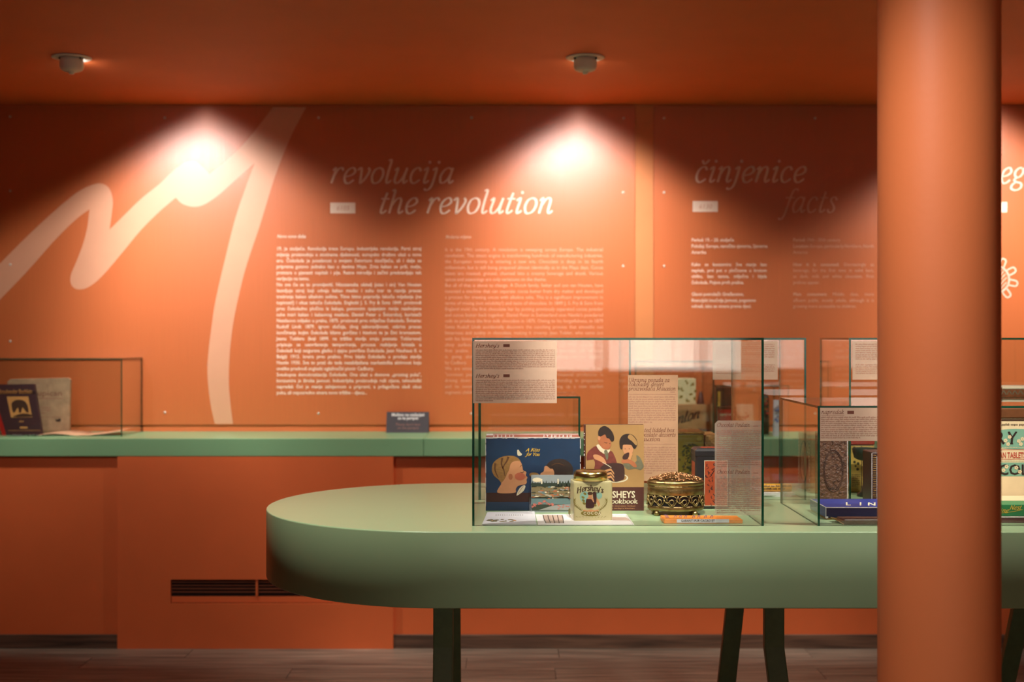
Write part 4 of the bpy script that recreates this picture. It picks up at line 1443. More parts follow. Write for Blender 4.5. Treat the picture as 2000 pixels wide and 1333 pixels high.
ell(B, pl, 1100 + 600 / 11.11, 910 + 1035 / 11.11, 19.5, 6.0, M_OLIVE, .0004, 28)
shape(B, pl, cc([(430, 985), (460, 955), (520, 975), (600, 950), (680, 975), (740, 955), (770, 985), (600, 1000)]), M_SPONGE, .0005, n=2)
for i, ch in enumerate('COCOA'):
    x = 1139.5 + i * 7.2
    sans(B, pl, ch, x, 1006.2 - .7 * (1 - abs(i - 2)) - .4 * abs(i - 2), 8, M_CREAM, off=.0007, bold=True, sx=.95)
for i in range(10):
    stroke(B, pl, [(1154 + (i - 4.5) * 5.6, 1012.5 - rr.uniform(0, 2)), (1154 + (i - 4.5) * 6.6, 1009.5 + rr.uniform(-1, 1))], .5, M_OLIVE, .0003, smooth=False)
B.build('picture_print', e)
B = MB()
sp = Plane(Rz @ Vector((-hw, 0, 0)), (-math.cos(phi), -math.sin(phi), 0))
stroke(B, sp, [(1112, 952), (1113, 965), (1111.5, 978)], 1.2, M_MAROON, .0003)
ell(B, sp, 1112, 1000, 2.0, 7, M_OLIVE, .0003)
B.build('side_print', e)

# ---- brass box on ball feet
M_BRASS = pm('aged_brass', (158, 134, 90), .34, .3, 60, metal=1.0, bump=.15, bscale=220)
M_COPPER = pm('copper_filigree', (190, 142, 100), .28, .25, 160, metal=1.0, bump=.5, bscale=260)
M_ENAMEL = pm('dark_enamel', (20, 20, 28), .2, .1, 40)
bc = Vector((.4647, 3.635, TABLE_Z))
rx, ry = .0795, .056
e = thing('trinket_box', bc, 'oval antique brass box with openwork band, on ball feet', 'box')
MB().lathe([(.90, .0135), (.985, .015), (1.0, .018), (1.0, .026), (.985, .0275)], bc, M_BRASS, 56, rx, ry).lathe(
    [(.985, .058), (1.0, .0595), (1.0, .075), (.985, .077), (1.0, .079), (1.0, .083), (.98, .0845)], bc, M_BRASS, 56, rx, ry).build('box_body', e)
MB().lathe([(.972, .027), (.972, .0585)], bc, M_ENAMEL, 56, rx, ry, cap=False).build('enamel_band', e)
m = MB().lathe([(.98, .0845), (1.015, .086), (1.015, .093), (.99, .096), (.85, .0995), (.6, .108), (.35, .115), (.15, .118), (0, .1185)], bc, M_BRASS, 56, rx, ry)
m.build('lid', e)
B = MB()
for i in range(300):
    a, q = rr.uniform(0, 6.283), math.sqrt(rr.uniform(0, .92))
    z = .0985 + .0205 * (1 - q ** 1.4)
    c = bc + Vector((rx * q * math.cos(a), ry * q * math.sin(a), z))
    B.lathe([(.0034, -.001), (.003, .0012), (.0012, .0024), (0, .0027)], c, M_COPPER, 5, smooth=True)
B.build('filigree', e)
B = MB()
NB = 14
for k in range(NB):
    a0 = 2 * math.pi * k / NB

    def on(da, z, off=1.012):
        a = a0 + da
        return bc + Vector((rx * off * math.cos(a), ry * off * math.sin(a), z))
    B.tube([on(.17 * math.sin(t) * (1 - .35 * math.cos(t)), .0425 - .0145 * math.cos(t)) for t in [i * math.pi / 8 for i in range(17)]], .0014, M_BRASS, 5)
    B.tube([on(.08 * math.sin(t), .040 - .007 * math.cos(t)) for t in [i * math.pi / 5 for i in range(11)]], .0016, M_BRASS, 5)
    B.tube([on(.17 + .115 * (u + 1), .046 - .008 * (1 - u * u)) for u in [-1 + i * .25 for i in range(9)]], .0017, M_BRASS, 5)
    B.tube([on(.225, .058), on(.2, .050), on(.13, .045)], .0012, M_BRASS, 5)
    B.tube([on(-.225, .058), on(-.2, .050), on(-.13, .045)], .0012, M_BRASS, 5)
    B.lathe([(.0001, -.004), (.004, 0), (.0001, .004)], on(0, .031), M_BRASS, 8)
B.build('openwork', e)
for a in (-139, -50, 50, 139):
    c = bc + Vector((rx * .96 * math.cos(math.radians(a)), ry * .96 * math.sin(math.radians(a)), 0))
    MB().lathe([(.0005, 0), (.006, .001), (.0088, .006), (.0075, .011), (.004, .0142)], c, M_BRASS, 16).build('foot', e)

# ---- orange and black tin behind the translucent label
M_BLACK = pm('black_tin', (34, 34, 36), .35, .1, 30)
M_ORG = pm('orange_print', (160, 66, 36), .4, .08, 40)
yb = 3.742
x0, x1, zt = .5365, .637, ZP(884, yb)
e = thing('tea_tin', ((x0 + x1) / 2, yb + .045, TABLE_Z), 'tall black and orange tin beside the brass box, behind film label', 'tin')
MB().box(x0, x1, yb, yb + .09, TABLE_Z, zt, M_BLACK).build('tin_body', e, bevel=.006)
m = MB()
lv = []
for s_, z in ((1.0, zt - .012), (1.02, zt - .011), (1.02, zt + .004), (.9, zt + .010), (.5, zt + .012)):
    for sx, sy in ((-1, -1), (1, -1), (1, 1), (-1, 1)):
        lv.append(((x0 + x1) / 2 + sx * (x1 - x0) / 2 * s_, yb + .045 + sy * .045 * s_, z))
m.raw(lv, [(4 * q + i, 4 * q + (i + 1) % 4, 4 * q + 4 + (i + 1) % 4, 4 * q + 4 + i) for q in range(4) for i in range(4)] + [(16, 17, 18, 19), (3, 2, 1, 0)], M_BLACK)
m.build('lid', e, bevel=.003)
B = MB()
pl = front(yb)
rect(B, pl, 1375.5, 900, 1421, 989, M_CREAM, .0003)
rect(B, pl, 1376.3, 901, 1420.2, 988, M_ORG, .0006)
for k in range(60):
    x, y = rr.uniform(1379, 1417), rr.uniform(905, 984)
    stroke(B, pl, [(x, y), (x + rr.uniform(-3, 3), y + rr.uniform(1, 3)), (x + rr.uniform(-4, 4), y + rr.uniform(3, 6))], rr.uniform(.7, 1.5), M_BLACK, .0009 + k * .000003)
sp = Plane((x0, yb, 0), (-1, 0, 0))
B.poly([Vector((x0 - .0003, yb + d, z)) for d, z in ((.012, TABLE_Z + .02), (.078, TABLE_Z + .02), (.078, zt - .03), (.012, zt - .03))], M_ORG)
B.build('panel_print', e)
B = MB()
tp = top(zt + .0122)
for k in range(4):
    B.box(x0 + .006 + k * .005, x1 - .006 - k * .005, yb + .008 + k * .006, yb + .011 + k * .006, zt + .006 + k * .0018, zt + .0085 + k * .0018, M_ORG)
B.build('lid_stripes', e)

# ---- orange chocolate bar
M_WRAP = pm('orange_wrapper', (232, 142, 60), .4, .06, 40, bump=.05)
yb = 3.447
x0, x1 = XP(1297, yb), XP(1450.5, yb)
e = thing('chocolate_bar', ((x0 + x1) / 2, yb + .04, TABLE_Z), 'orange wrapped chocolate bar lying at the front of the tall case', 'chocolate bar')
MB().prism([(x0, yb, TABLE_Z), (x1, yb, TABLE_Z), (x1 + .001, yb + .002, TABLE_Z + .0105), (x0 + .002, yb + .002, TABLE_Z + .0115)], (-.002, .082, 0), M_WRAP).build('wrapper', e, bevel=.0015)
MB().prism([(x0, yb + .004, TABLE_Z + .001), (x0, yb + .004, TABLE_Z + .011), (x0 - .004, yb + .05, TABLE_Z + .009), (x0 - .002, yb + .05, TABLE_Z + .001)], (.003, 0, 0), M_WRAP).build('folded_end', e)
B = MB()
pl = Plane((0, yb, TABLE_Z), (0, -1, .18))
rect(B, pl, 1322, 1014.5, 1424, 1021.5, M_PALEB, .0006)
sans(B, pl, 'GARANTI PUR CACAO ET', 1330, 1020, 6.2, M_MAROON, width=66, off=.0009, bold=True)
tp = top(TABLE_Z + .0116)
M_PURP = pm('violet_print', (120, 92, 120), .5, .06, 60)
for k, x in enumerate((1316, 1326, 1336, 1352, 1362, 1375, 1387)):
    stroke(B, tp, [(x, 1011.5), (x + 3, 1007.5), (x + 5, 1008.2), (x + 4, 1011.2)], 1.1, M_PURP, .0004)
for k in range(3):
    stroke(B, tp, [(1297 + k * 2.4, 1005.5), (1302 + k * 2.4, 1012.5)], .9, M_PURP, .0004, smooth=False)
B.build('wrapper_print', e)

# ================================================================== INSIDE THE LOW FRONT CASE
M_EMB = pm('embossed_leather', (86, 56, 36), .5, .3, 90, bump=.5, bscale=150)
M_EMBD = pm('embossed_leather_dark', (62, 40, 27), .55, .3, 90, bump=.3, bscale=170)
M_GILT = pm('dull_gilt', (150, 112, 60), .4, .25, 120, metal=.6, bump=.4, bscale=240)
yb = 3.80
x0, x1 = .9125, .9960
zt = ZP(845, yb)
e = thing('embossed_box', ((x0 + x1) / 2, yb + .03, TABLE_Z), 'upright dark brown box with oval relief, behind the blue book', 'box')
MB().box(x0, x1, yb, yb + .055, TABLE_Z, zt, M_EMB).build('carton', e, bevel=.0015)
B = MB()
pl = front(yb)
cx, cz = (x0 + x1) / 2, ZP(920, yb)
for s_, r_ in ((1, .0014), (.9, .0009)):
    B.tube([(cx + .029 * s_ * math.cos(a), yb - .0004, cz + .062 * s_ * math.sin(a)) for a in [i * math.pi / 18 for i in range(36)]], r_, M_EMBD, 6, closed=True)
for i in range(46):
    x, z = rr.uniform(x0 + .008, x1 - .008), rr.uniform(TABLE_Z + .035, zt - .02)
    a = rr.uniform(0, 6.28)
    B.tube([(x + .006 * t * math.cos(a + t * 1.5), yb - .0003, z + .006 * t * math.sin(a + t * 1.5)) for t in (0, .3, .6, 1, 1.3)], .0011, rr.choice((M_EMBD, M_EMBD, M_EMB)), 5)
B.build('relief', e)
B = MB()
B.box(x1 - .001, x1 + .0006, yb - .0006, yb + .002, TABLE_Z + .005, zt - .002, M_WORN)
B.build('worn_edges', e, kind='stuff')
M_BLUEB = pm('blue_cloth', (44, 56, 132), .38, .1, 60, bump=.05)
M_BLUED = pm('navy_box_side', (26, 28, 58), .4, .08, 40)
yb, yk, x0, x1 = 3.522, 3.71, XP(1613, 3.522), 1.19
e = thing('blue_box', ((x0 + x1) / 2, (yb + yk) / 2, TABLE_Z), 'flat dark blue box lying in front of the embossed brown box', 'box')
MB().box(x0, x1, yb, yk, TABLE_Z + .0055, TABLE_Z + .034, M_BLUEB, {2: M_BLUED}).build('box_lid', e, bevel=.001)
MB().box(x0 + .002, x1 - .002, yb + .002, yk - .002, TABLE_Z, TABLE_Z + .0054, M_GILT).build('box_tray', e)
B = MB()
z = TABLE_Z + .034
B.box(x0, x1, yb - .0006, yb + .0012, z - .0012, z + .0006, M_WORN).box(x0 - .0006, x0 + .0012, yb, yk, z - .0012, z + .0006, M_WORN)
B.box(x0 - .0006, x0 + .001, yb - .0006, yb + .001, TABLE_Z + .008, z, M_WORN).box(x0 - .0007, x0 + .006, yb - .0007, yb + .004, TABLE_Z + .004, TABLE_Z + .009, M_WORN)
B.build('worn_edges', e, kind='stuff')
B = MB()
tp = top(z)
sans(B, tp, 'L', 1651, 987.5, 8.5, M_CREAM, sx=2.6, bold=True, off=.0006)
sans(B, tp, 'I', 1678, 987.8, 8.5, M_CREAM, sx=2.6, bold=True, off=.0006)
sans(B, tp, 'N', 1694, 988, 8.5, M_CREAM, sx=2.6, bold=True, off=.0006)
B.build('title_print', e)

M_WAFER = pm('brown_wrapper', (96, 62, 44), .35, .2, 120, bump=.3, bscale=200)
yb, x0 = 3.424, XP(1648, 3.424)
e = thing('chocolate_bar', (x0 + .11, yb + .035, TABLE_Z), 'thin brown chocolate bar lying before the flat blue box', 'chocolate bar')
MB().box(x0, x0 + .23, yb, yb + .075, TABLE_Z, TABLE_Z + .0125, M_WAFER).build('wrapper', e, bevel=.002)
MB().prism([(x0 - .0003, yb, TABLE_Z + .001), (x0 - .0003, yb + .075, TABLE_Z + .001), (x0 - .018, yb + .07, TABLE_Z + .010), (x0 - .016, yb + .045, TABLE_Z + .012)], (0, 0, .002), M_SPONGE).build('folded_end', e)
MB().box(x0 + .004, x0 + .228, yb + .001, yb + .006, TABLE_Z + .0127, TABLE_Z + .0137, M_PAPER).build('foil_edge', e)

yb, yk, x0, x1, zt = 3.745, 3.845, 1.0525, 1.14, ZP(884, 3.745)
M_RIB = pm('dark_ribbed', (56, 38, 34), .35, .15, 60)
e = thing('ribbed_tin', ((x0 + x1) / 2, (yb + yk) / 2, TABLE_Z), 'dark ribbed tin standing beside the column edge, behind the flat blue box', 'tin')
MB().box(x0, x1, yb, yk, TABLE_Z, zt, M_RIB).build('tin_body', e, bevel=.003)
B = MB()
for k in range(24):
    z = TABLE_Z + .008 + k * .0064
    B.box(x0 + .004, x0 + .0125, yb - .0008, yb + .001, z, z + .003, M_GILT)
    B.box(x0 + .018, x1 - .003, yb - .0008, yb + .001, z, z + .003, M_EMBD)
B.build('ribs', e)
MB().box(x0 - .0005, x0 + .0012, yb - .0008, yb + .001, TABLE_Z + .004, zt - .003, M_WORN).box(x0 + .0145, x0 + .0158, yb - .0008, yb + .001, TABLE_Z + .004, zt - .012, M_WORN).build('worn_edges', e)

# ---- right of the column
M_TEAL = pm('teal_print', (118, 162, 138), .45, .06, 40)
M_RED = pm('red_print', (172, 54, 40), .45, .06, 40)
M_BIG = pm('cream_enamel_tin', (220, 196, 156), .35, .05, 30)
M_BRLID = pm('brown_tin_lid', (104, 62, 34), .35, .15, 60)
yb, x0, x1 = 3.72, 1.36, 1.578
zt = ZP(818, yb)
e = thing('tablet_tin', ((x0 + x1) / 2, yb + .06, TABLE_Z), 'big cream and teal lettered tin with brown lid, right of the column', 'tin')
MB().box(x0, x1, yb, yb + .12, TABLE_Z, zt, M_BIG).build('tin_body', e, bevel=.004)
MB().box(x0 - .002, x1 + .002, yb - .002, yb + .122, zt + .0002, ZP(797, yb), M_BRLID).build('lid', e, bevel=.004)
B = MB()
pl = front(yb)
rect(B, pl, 1915, 819, 2058, 823, M_BRNP, .0003)
micro(B, pl, 1920, 2055, 832, 1, 8, M_BRNP, h=3.2, last=1)
ell(B, pl, 1985, 858, 62, 20, M_TEAL, .0003, 32)
rect(B, pl, 1915, 878.5, 2058, 879.5, M_RED, .0003)
rect(B, pl, 1915, 897, 2058, 898, M_RED, .0003)
rect(B, pl, 1915, 904, 2058, 931, M_TEAL, .0003)
M_BLKP = pm('black_print', (40, 32, 28), .45, .06, 40)
pen(B, pl, 'P', 1942, 867, 15, M_BLKP, slant=0, wt=.3, off=.0007)
stroke(B, pl, [(1952, 856), (1961, 867.5)], 4.5, M_BLKP, .0008, smooth=False)
pen(B, pl, 'Y', 1969, 867, 15.5, M_BLKP, slant=0, wt=.3, off=.0007)
sans(B, pl, 'AN TABLETS', 1952, 895, 15.5, M_RED, width=51, bold=True, off=.0007)
sans(B, pl, 'COL', 1950, 928, 29, M_BLKP, width=58, bold=True, off=.0007)
for x, y in ((1964, 861), (1969, 868), (1972, 854), (1990, 862), (1994, 868), (1997, 858), (1960, 919), (1966, 912), (1985, 914), (1992, 922)):
    for k in range(5):
        ell(B, pl, x + 2.4 * math.cos(k * 1.256), y + 2.4 * math.sin(k * 1.256), 1.7, 1.7, M_BIG, .001 + .00003 * k, 8)
for x in range(1952, 2050, 3):
    ell(B, pl, x, 874.5, 1.0, .8, M_BIG, .0008, 6)
    ell(B, pl, x, 901, 1.0, .8, M_TEAL, .0008, 6)
B.build('letter_print', e)
M_GREENB = pm('green_carton', (44, 122, 72), .4, .06, 40)
M_PINKB = pm('dark_rose_carton', (92, 52, 52), .45, .1, 40)
yb, x0, x1 = 3.462, XP(1938, 3.462), 1.583
e = thing('brown_carton', ((x0 + x1) / 2, yb + .05, TABLE_Z), 'flat dark rose carton at the bottom, right of the column', 'box')
z = TABLE_Z + .017
MB().box(x0, x1, yb, yb + .1, TABLE_Z, z, M_PINKB).build('carton', e, bevel=.001)
MB().box(x0, x1, yb - .0005, yb + .002, z - .003, z + .0004, M_WORN).build('worn_edges', e)
e = thing('green_carton', ((x0 + x1) / 2, yb + .05, z + .0006), 'flat green carton with gold script lying on the dark rose one', 'box')
z += .0006
MB().box(x0, x1, yb + .004, yb + .09, z, z + .031, M_GREENB).build('carton', e, bevel=.001)
B = MB()
pl = front(yb + .004)
pen(B, pl, 'ing', 1953, 1000.5, 4.6, M_GOLDINK, wt=.2, slant=.35, width=17, off=.0006)
pen(B, pl, 'Nest', 1972, 996, 6.0, M_GOLDINK, wt=.2, slant=.35, width=22, off=.0006)
stroke(B, pl, [(1953, 1003), (1978, 1000), (1997, 996)], .8, M_GOLDINK, .0006)
B.build('script_print', e)
yb = 3.585
e = thing('cream_carton', (1.475, yb + .05, TABLE_Z), 'flat cream carton lying between the lettered tin and the green carton', 'box')
MB().box(1.36, 1.576, yb, yb + .11, TABLE_Z, TABLE_Z + .045, M_BIG).build('carton', e, bevel=.001)
MB().box(1.362, 1.574, yb - .001, yb + .003, TABLE_Z + .006, TABLE_Z + .02, M_SPONGE).build('side_band', e)

# ================================================================== BACK ROW ON THE TABLE
M_OLT = pm('olive_tin', (98, 86, 30), .35, .1, 20)
M_OLD = pm('olive_tin_pattern', (48, 52, 30), .4, .3, 120)
yb, x0, x1 = 4.08, .47, .612
zt = ZP(848, yb)
e = thing('olive_tin', ((x0 + x1) / 2, yb + .07, TABLE_Z), 'large dark olive tin standing in the back row behind the brass box', 'tin')
MB().box(x0, x1, yb, yb + .15, TABLE_Z, zt, M_OLT).build('tin_body', e, bevel=.004)
MB().box(x0 - .002, x1 + .002, yb - .002, yb + .152, zt + .0002, zt + .006, M_GILT).build('lid_rim', e, bevel=.001)
B = MB()
pl = front(yb)
for i in range(170):
    ell(B, pl, max(1326, rr.gauss(1352, 9)), rr.uniform(868, 950), rr.uniform(1.0, 3.4), rr.uniform(.8, 2.2), M_OLD, .0003 + i * .00001, 8, rr.uniform(0, 3))
ell(B, pl, 1366, 857, 5, 5, M_OLIVE, .0021)
B.build('foliage_print', e, kind='stuff')

# ornate tin whose right side shows mirrored in the low case's side pane
x0, x1, yb, yk, zt = .620, .668, 4.115, 4.285, 1.1375
M_ORN = pm('gilt_brown_tin', (168, 124, 72), .4, .35, 110, bump=.4, bscale=200)
e = thing('ornate_tin', ((x0 + x1) / 2, (yb + yk) / 2, TABLE_Z), 'gilt brown ornate tin with side cartouche, between olive tin and papers', 'tin')
MB().box(x0, x1, yb, yk, TABLE_Z, zt, M_ORN).build('tin_body', e, bevel=.003)
B = MB()
sx_, cy, cz = x1 + .0006, (yb + yk) / 2, 1.045
B.poly([(sx_, cy + .045 * math.cos(a), cz + .062 * math.sin(a)) for a in [i * math.pi / 14 for i in range(28)]], M_SPONGE)
B.tube([(sx_, cy + .05 * math.cos(a), cz + .067 * math.sin(a)) for a in [i * math.pi / 14 for i in range(28)]], .0022, M_EMBD, 5, closed=True)
B.box(sx_ - .0004, sx_ + .0006, cy - .004, cy + .004, cz - .045, cz + .03, M_EMBD).box(sx_ - .0004, sx_ + .0006, cy + .016, cy + .026, cz - .03, cz + .03, M_EMBD)
for k in range(15):
    for d in (yb + .008, yk - .008):
        B.box(sx_ - .0004, sx_ + .0008, d - .003, d + .003, TABLE_Z + .012 + k * .0115, TABLE_Z + .018 + k * .0115, M_CREAM)
B.build('side_ornament', e, kind='stuff')

e = thing('paper_stack', (.836, 4.12, TABLE_Z), 'stack of white papers in the back row under a yellow roll', 'papers')
for k in range(3):
    M = Matrix.Translation((.836, 4.12, TABLE_Z + .0042 * k)) @ Matrix.Rotation(rr.uniform(-.1, .1), 4, 'Z')
    MB().box(-.05, .05, -.09, .09, .0002, .004, M_PAPER, M=M).build('sheet', e)
M_YEL = pm('yellow_wrapper', (222, 160, 50), .4, .06, 40)
zc = TABLE_Z + .0128 + .0128
e = thing('candy_roll', (.838, 4.06, TABLE_Z + .0128), 'yellow paper roll lying on the stack of white papers', 'candy roll')
Ry = Matrix.Rotation(math.pi / 2, 3, 'Y')
MB().lathe([(.003, -.05), (.0125, -.047), (.0128, -.04), (.0128, .04), (.0125, .047), (.003, .05)], (.838, 4.06, zc), M_YEL, 20, M=Ry).build('wrapper', e)
B = MB()
pl = front(4.06 - .0132)
micro(B, pl, 1490, 1545, 951, 2, 5.5, M_MAROON, h=2.2, last=.8)
B.build('wrapper_print', e)

# glass jar
M_JAR = pane_mat('jar_glass', (.95, .96, .95), .05)
jc = Vector((.9735, 4.27, TABLE_Z))
e = thing('glass_jar', jc, 'round clear glass jar with wide lid, behind the gap between cases', 'jar')
MB().lathe([(.0, .001), (.035, .0015), (.048, .008), (.057, .03), (.0585, .055), (.054, .085), (.045, .1), (.041, .104)], jc, M_JAR, 48, cap=False).build('jar_body', e)
MB().lathe([(.042, .1045), (.0445, .1055), (.0445, .158), (.04, .162), (0, .163)], jc, M_JAR, 48).build('jar_lid', e)

# yellow tin and scale
yb, x0, x1 = 4.15, 1.098, 1.175
zt = ZP(869, yb)
M_YTIN = pm('yellow_tin', (206, 168, 84), .4, .06, 30)
e = thing('yellow_tin', ((x0 + x1) / 2, yb + .03, TABLE_Z), 'yellow tin with red lid standing behind the black scale', 'tin')
MB().box(x0, x1, yb, yb + .07, TABLE_Z, zt, M_YTIN).build('tin_body', e, bevel=.003)
MB().box(x0 - .001, x1 + .001, yb - .001, yb + .071, zt + .0002, ZP(860, yb), M_RED).build('lid', e, bevel=.002)
B = MB()
pl = front(yb)
rect(B, pl, 1662, 869.3, 1706, 871, M_MAROON, .0003)
rect(B, pl, 1682, 872, 1683.6, 960, M_DKB, .0003)
stroke(B, pl, [(1664, 878), (1669, 874), (1673, 880), (1668, 884)], 2, M_DKB, .0004)
for x, y, r_ in ((1669, 903, 2.6), (1676, 906, 2.6), (1671, 911, 2), (1675, 917, 2.8)):
    ell(B, pl, x, y, r_, r_, M_OLD, .0004)
micro(B, pl, 1664, 1680, 929, 7, 3.6, M_DKB, h=1.4)
B.build('label_print', e)
M_IRON = pm('dark_green_iron', (34, 46, 38), .3, .15, 40)
sc_ = Vector((1.133, 4.045, TABLE_Z))
e = thing('kitchen_scale', sc_, 'dark green cast iron kitchen scale with a shallow dish, before yellow tin', 'scale')
MB().lathe([(.042, 0), (.042, .008), (.03, .016), (.026, .03), (.016, .05), (.010, .06), (.008, .072)], sc_, M_IRON, 32).build('base', e)
MB().lathe([(.008, .0722), (.013, .078), (.013, .088), (.007, .095), (.007, .112)], sc_, M_IRON, 24).build('column', e)
MB().lathe([(.006, .1122), (.024, .115), (.037, .122), (.042, .14), (.0425, .152), (.040, .152), (.036, .126), (.0, .119)], sc_ + Vector((-.014, 0, 0)), M_IRON, 40).build('dish', e)

# tall patterned tin right of the column, seen over the low case
x0, x1, yb = 1.57, 1.80, 4.10
zt = ZP(756, yb)
M_PAT = pm('brown_pattern_tin', (122, 70, 38), .45, .3, 60)
e = thing('patterned_tin', ((x0 + x1) / 2, yb + .08, TABLE_Z), 'tall brown tin with a cream rim at the right edge, back row', 'tin')
MB().box(x0, x1, yb, yb + .16, ZP(777, yb), zt - .008, M_PAT).box(x0 + .004, x1 - .004, yb + .004, yb + .156, TABLE_Z, ZP(777, yb) - .0002, M_ORG).build('tin_body', e, bevel=.002)
MB().box(x0, x1, yb - .001, yb + .16, zt - .0078, zt, M_CREAM).build('rim', e, bevel=.002)
B = MB()
pl = front(yb)
for k in range(10):
    stroke(B, pl, [(1956 + k * 11, 771), (1960 + k * 11, 764), (1965 + k * 11, 771)], 2, M_SAGE, .0004)
B.build('band_print', e)

# ================================================================== ON THE PARAPET, RIGHT
M_KRAFT = pm('kraft_card', (176, 128, 84), .7, .06, 40)
M_PURB = pm('purple_cloth', (78, 62, 92), .6, .08, 40)
M_FLOR = pm('floral_paper', (222, 206, 160), .6, .04, 40)
x0, x1, yb = .74, .945, 6.19
e = thing('purple_book', ((x0 + x1) / 2, yb + .07, PAR_Z), 'flat purple book lying on the parapet under the kraft box', 'book')
MB().box(x0, x1, yb, yb + .14, PAR_Z, PAR_Z + .004, M_PURB).box(x0, x1, yb, yb + .14, PAR_Z + .022, PAR_Z + .026, M_PURB).box(x1 - .004, x1, yb, yb + .14, PAR_Z + .004, PAR_Z + .022, M_PURB).build('cover', e)
MB().box(x0 + .003, x1 - .005, yb + .003, yb + .137, PAR_Z + .0042, PAR_Z + .0218, M_CREAM).build('page_block', e)
z = PAR_Z + .0265
e = thing('kraft_box', (.84, yb + .06, z), 'brown kraft box with dark script on the purple book', 'box')
zt = ZP(791, yb)
MB().box(.755, .941, yb + .005, yb + .13, z, zt, M_KRAFT).build('carton', e, bevel=.003)
B = MB()
pl = front(yb + .005)
pen(B, pl, 'nlon', 1322, 829, 13, M_BLKP, slant=.3, wt=.3, width=44, off=.0005, arc=lambda x, y: (x, y - (x - 1322) * .28))
B.build('script_print', e)
z = zt + .0006
zt = ZP(740, yb + .03)
e = thing('floral_box', (.83, yb + .07, z), 'cream box with olive flower sprigs on top of the kraft box', 'box')
MB().box(.775, .894, yb + .03, yb + .12, z, zt, M_FLOR).build('carton', e, bevel=.002)
B = MB()
pl = front(yb + .03)
for x, y in ((1326, 758), (1340, 747), (1334, 762), (1352, 752), (1348, 770), (1329, 775), (1344, 782), (1355, 780), (1357, 764)):
    for k in range(3):
        ell(B, pl, x + rr.uniform(-3, 3), y + rr.uniform(-3, 3), 2.6, 1.7, M_OLIVE, .0004 + k * .00003, 8, rr.uniform(0, 3))
B.build('sprig_print', e, kind='stuff')
MB().lathe([(.018, 0), (.019, .004), (.013, .03), (.006, .058), (.0, .064)], (.919, yb + .045, z), M_CAKE, 20).build(
    'chocolate_cone', label='small dark brown cone standing beside the floral box', cat='chocolate')

M_RTIN = pm('red_tin', (182, 36, 28), .35, .06, 30)
M_DTIN = pm('dark_brown_tin', (64, 42, 32), .3, .12, 30)
yb, x0, x1 = 6.21, .979, 1.078
e = thing('dark_tin', ((x0 + x1) / 2, yb + .04, PAR_Z), 'tall dark brown tin with gold stripe behind the red tin', 'tin')
zt = ZP(757, yb)
MB().box(x0, x1, yb, yb + .08, PAR_Z, zt - .012, M_DTIN).build('tin_body', e, bevel=.004)
MB().box(x0 - .001, x1 + .001, yb - .001, yb + .081, zt - .0118, zt, M_DTIN).build('lid', e, bevel=.003)
MB().box(x0 + .02, x0 + .032, yb - .0012, yb, PAR_Z + .1, zt - .02, M_GOLDINK).build('gold_stripe', e)
yb, x0, x1 = 6.10, .985, 1.07
e = thing('red_tin', ((x0 + x1) / 2, yb + .03, PAR_Z), 'bright red tin on the parapet in front of the dark brown tin', 'tin')
zt = ZP(800, yb)
MB().box(x0, x1, yb, yb + .06, PAR_Z, zt, M_RTIN).build('tin_body', e, bevel=.004)
MB().box(x0 - .001, x1 + .001, yb - .001, yb + .061, zt + .0002, zt + .012, M_DTIN).build('lid', e, bevel=.003)
B = MB()
micro(B, front(yb), 1406, 1434, 812, 1, 6, M_CREAM, h=3, last=1)
B.build('letter_print', e)


def card(name, x0, x1, yb, ytop, mat, label, cat, draw):
    zt = ZP(ytop, yb)
    e = thing(name, ((x0 + x1) / 2, yb + .02, PAR_Z), label, cat)
    MB().prism([(x0, yb, PAR_Z), (x1, yb, PAR_Z), (x1, yb + .02, zt), (x0, yb + .02, zt)], (0, .003, 0), mat).build('card_front', e)
    MB().prism([(x0, yb + .044, PAR_Z), (x1, yb + .044, PAR_Z), (x1, yb + .0236, zt), (x0, yb + .0236, zt)], (0, .003, 0), mat).build('card_back', e)
    B = MB()
    draw(B, Plane((0, yb, PAR_Z), (0, -(zt - PAR_Z), .02)))
    B.build('picture_print', e)


def d1(B, pl):
    for i in range(14):
        ell(B, pl, rr.gauss(1455, 5), rr.gauss(818, 5), 2.4, 1.8, M_FLOW, .0005 + i * .00002, 8)


def d2(B, pl):
    for i in range(16):
        ell(B, pl, rr.gauss(1518, 3.5), rr.uniform(794, 826), 2.6, 2.2, rr.choice((M_BLU, M_BLU, M_GREY)), .0005 + i * .00002, 8)


M_BLU = pm('blue_print', (110, 140, 186), .5, .1, 60)
card('greeting_card', 1.084, 1.163, 6.16, 790, M_CREAM, 'cream card with a small red drawing standing right of the red tin', 'card', d1)
yb, x0, x1 = 6.2, 1.2, 1.252
M_DGT = pm('dark_green_tin', (34, 44, 34), .35, .15, 40)
e = thing('green_tin', ((x0 + x1) / 2, yb + .03, PAR_Z), 'narrow dark green tin beside the white and blue card', 'tin')
zt = ZP(772, yb)
MB().lathe([(.026, 0), (.026, zt - PAR_Z - .02), (.024, zt - PAR_Z - .012), (.018, zt - PAR_Z)], ((x0 + x1) / 2, yb + .03, PAR_Z), M_DGT, 24).build('tin_body', e)
B = MB()
pl = front(yb + .0035)
for i in range(16):
    ell(B, pl, rr.uniform(1486, 1500), rr.uniform(776, 812), 2.2, 2.2, rr.choice((M_RED, M_OLIVE, M_SAGE)), .0004 + i * .00002, 8)
B.build('flower_print', e)
card('greeting_card', 1.2535, 1.302, 6.11, 782, M_PALEB, 'white card with a blue picture standing at the end of the case', 'card', d2)

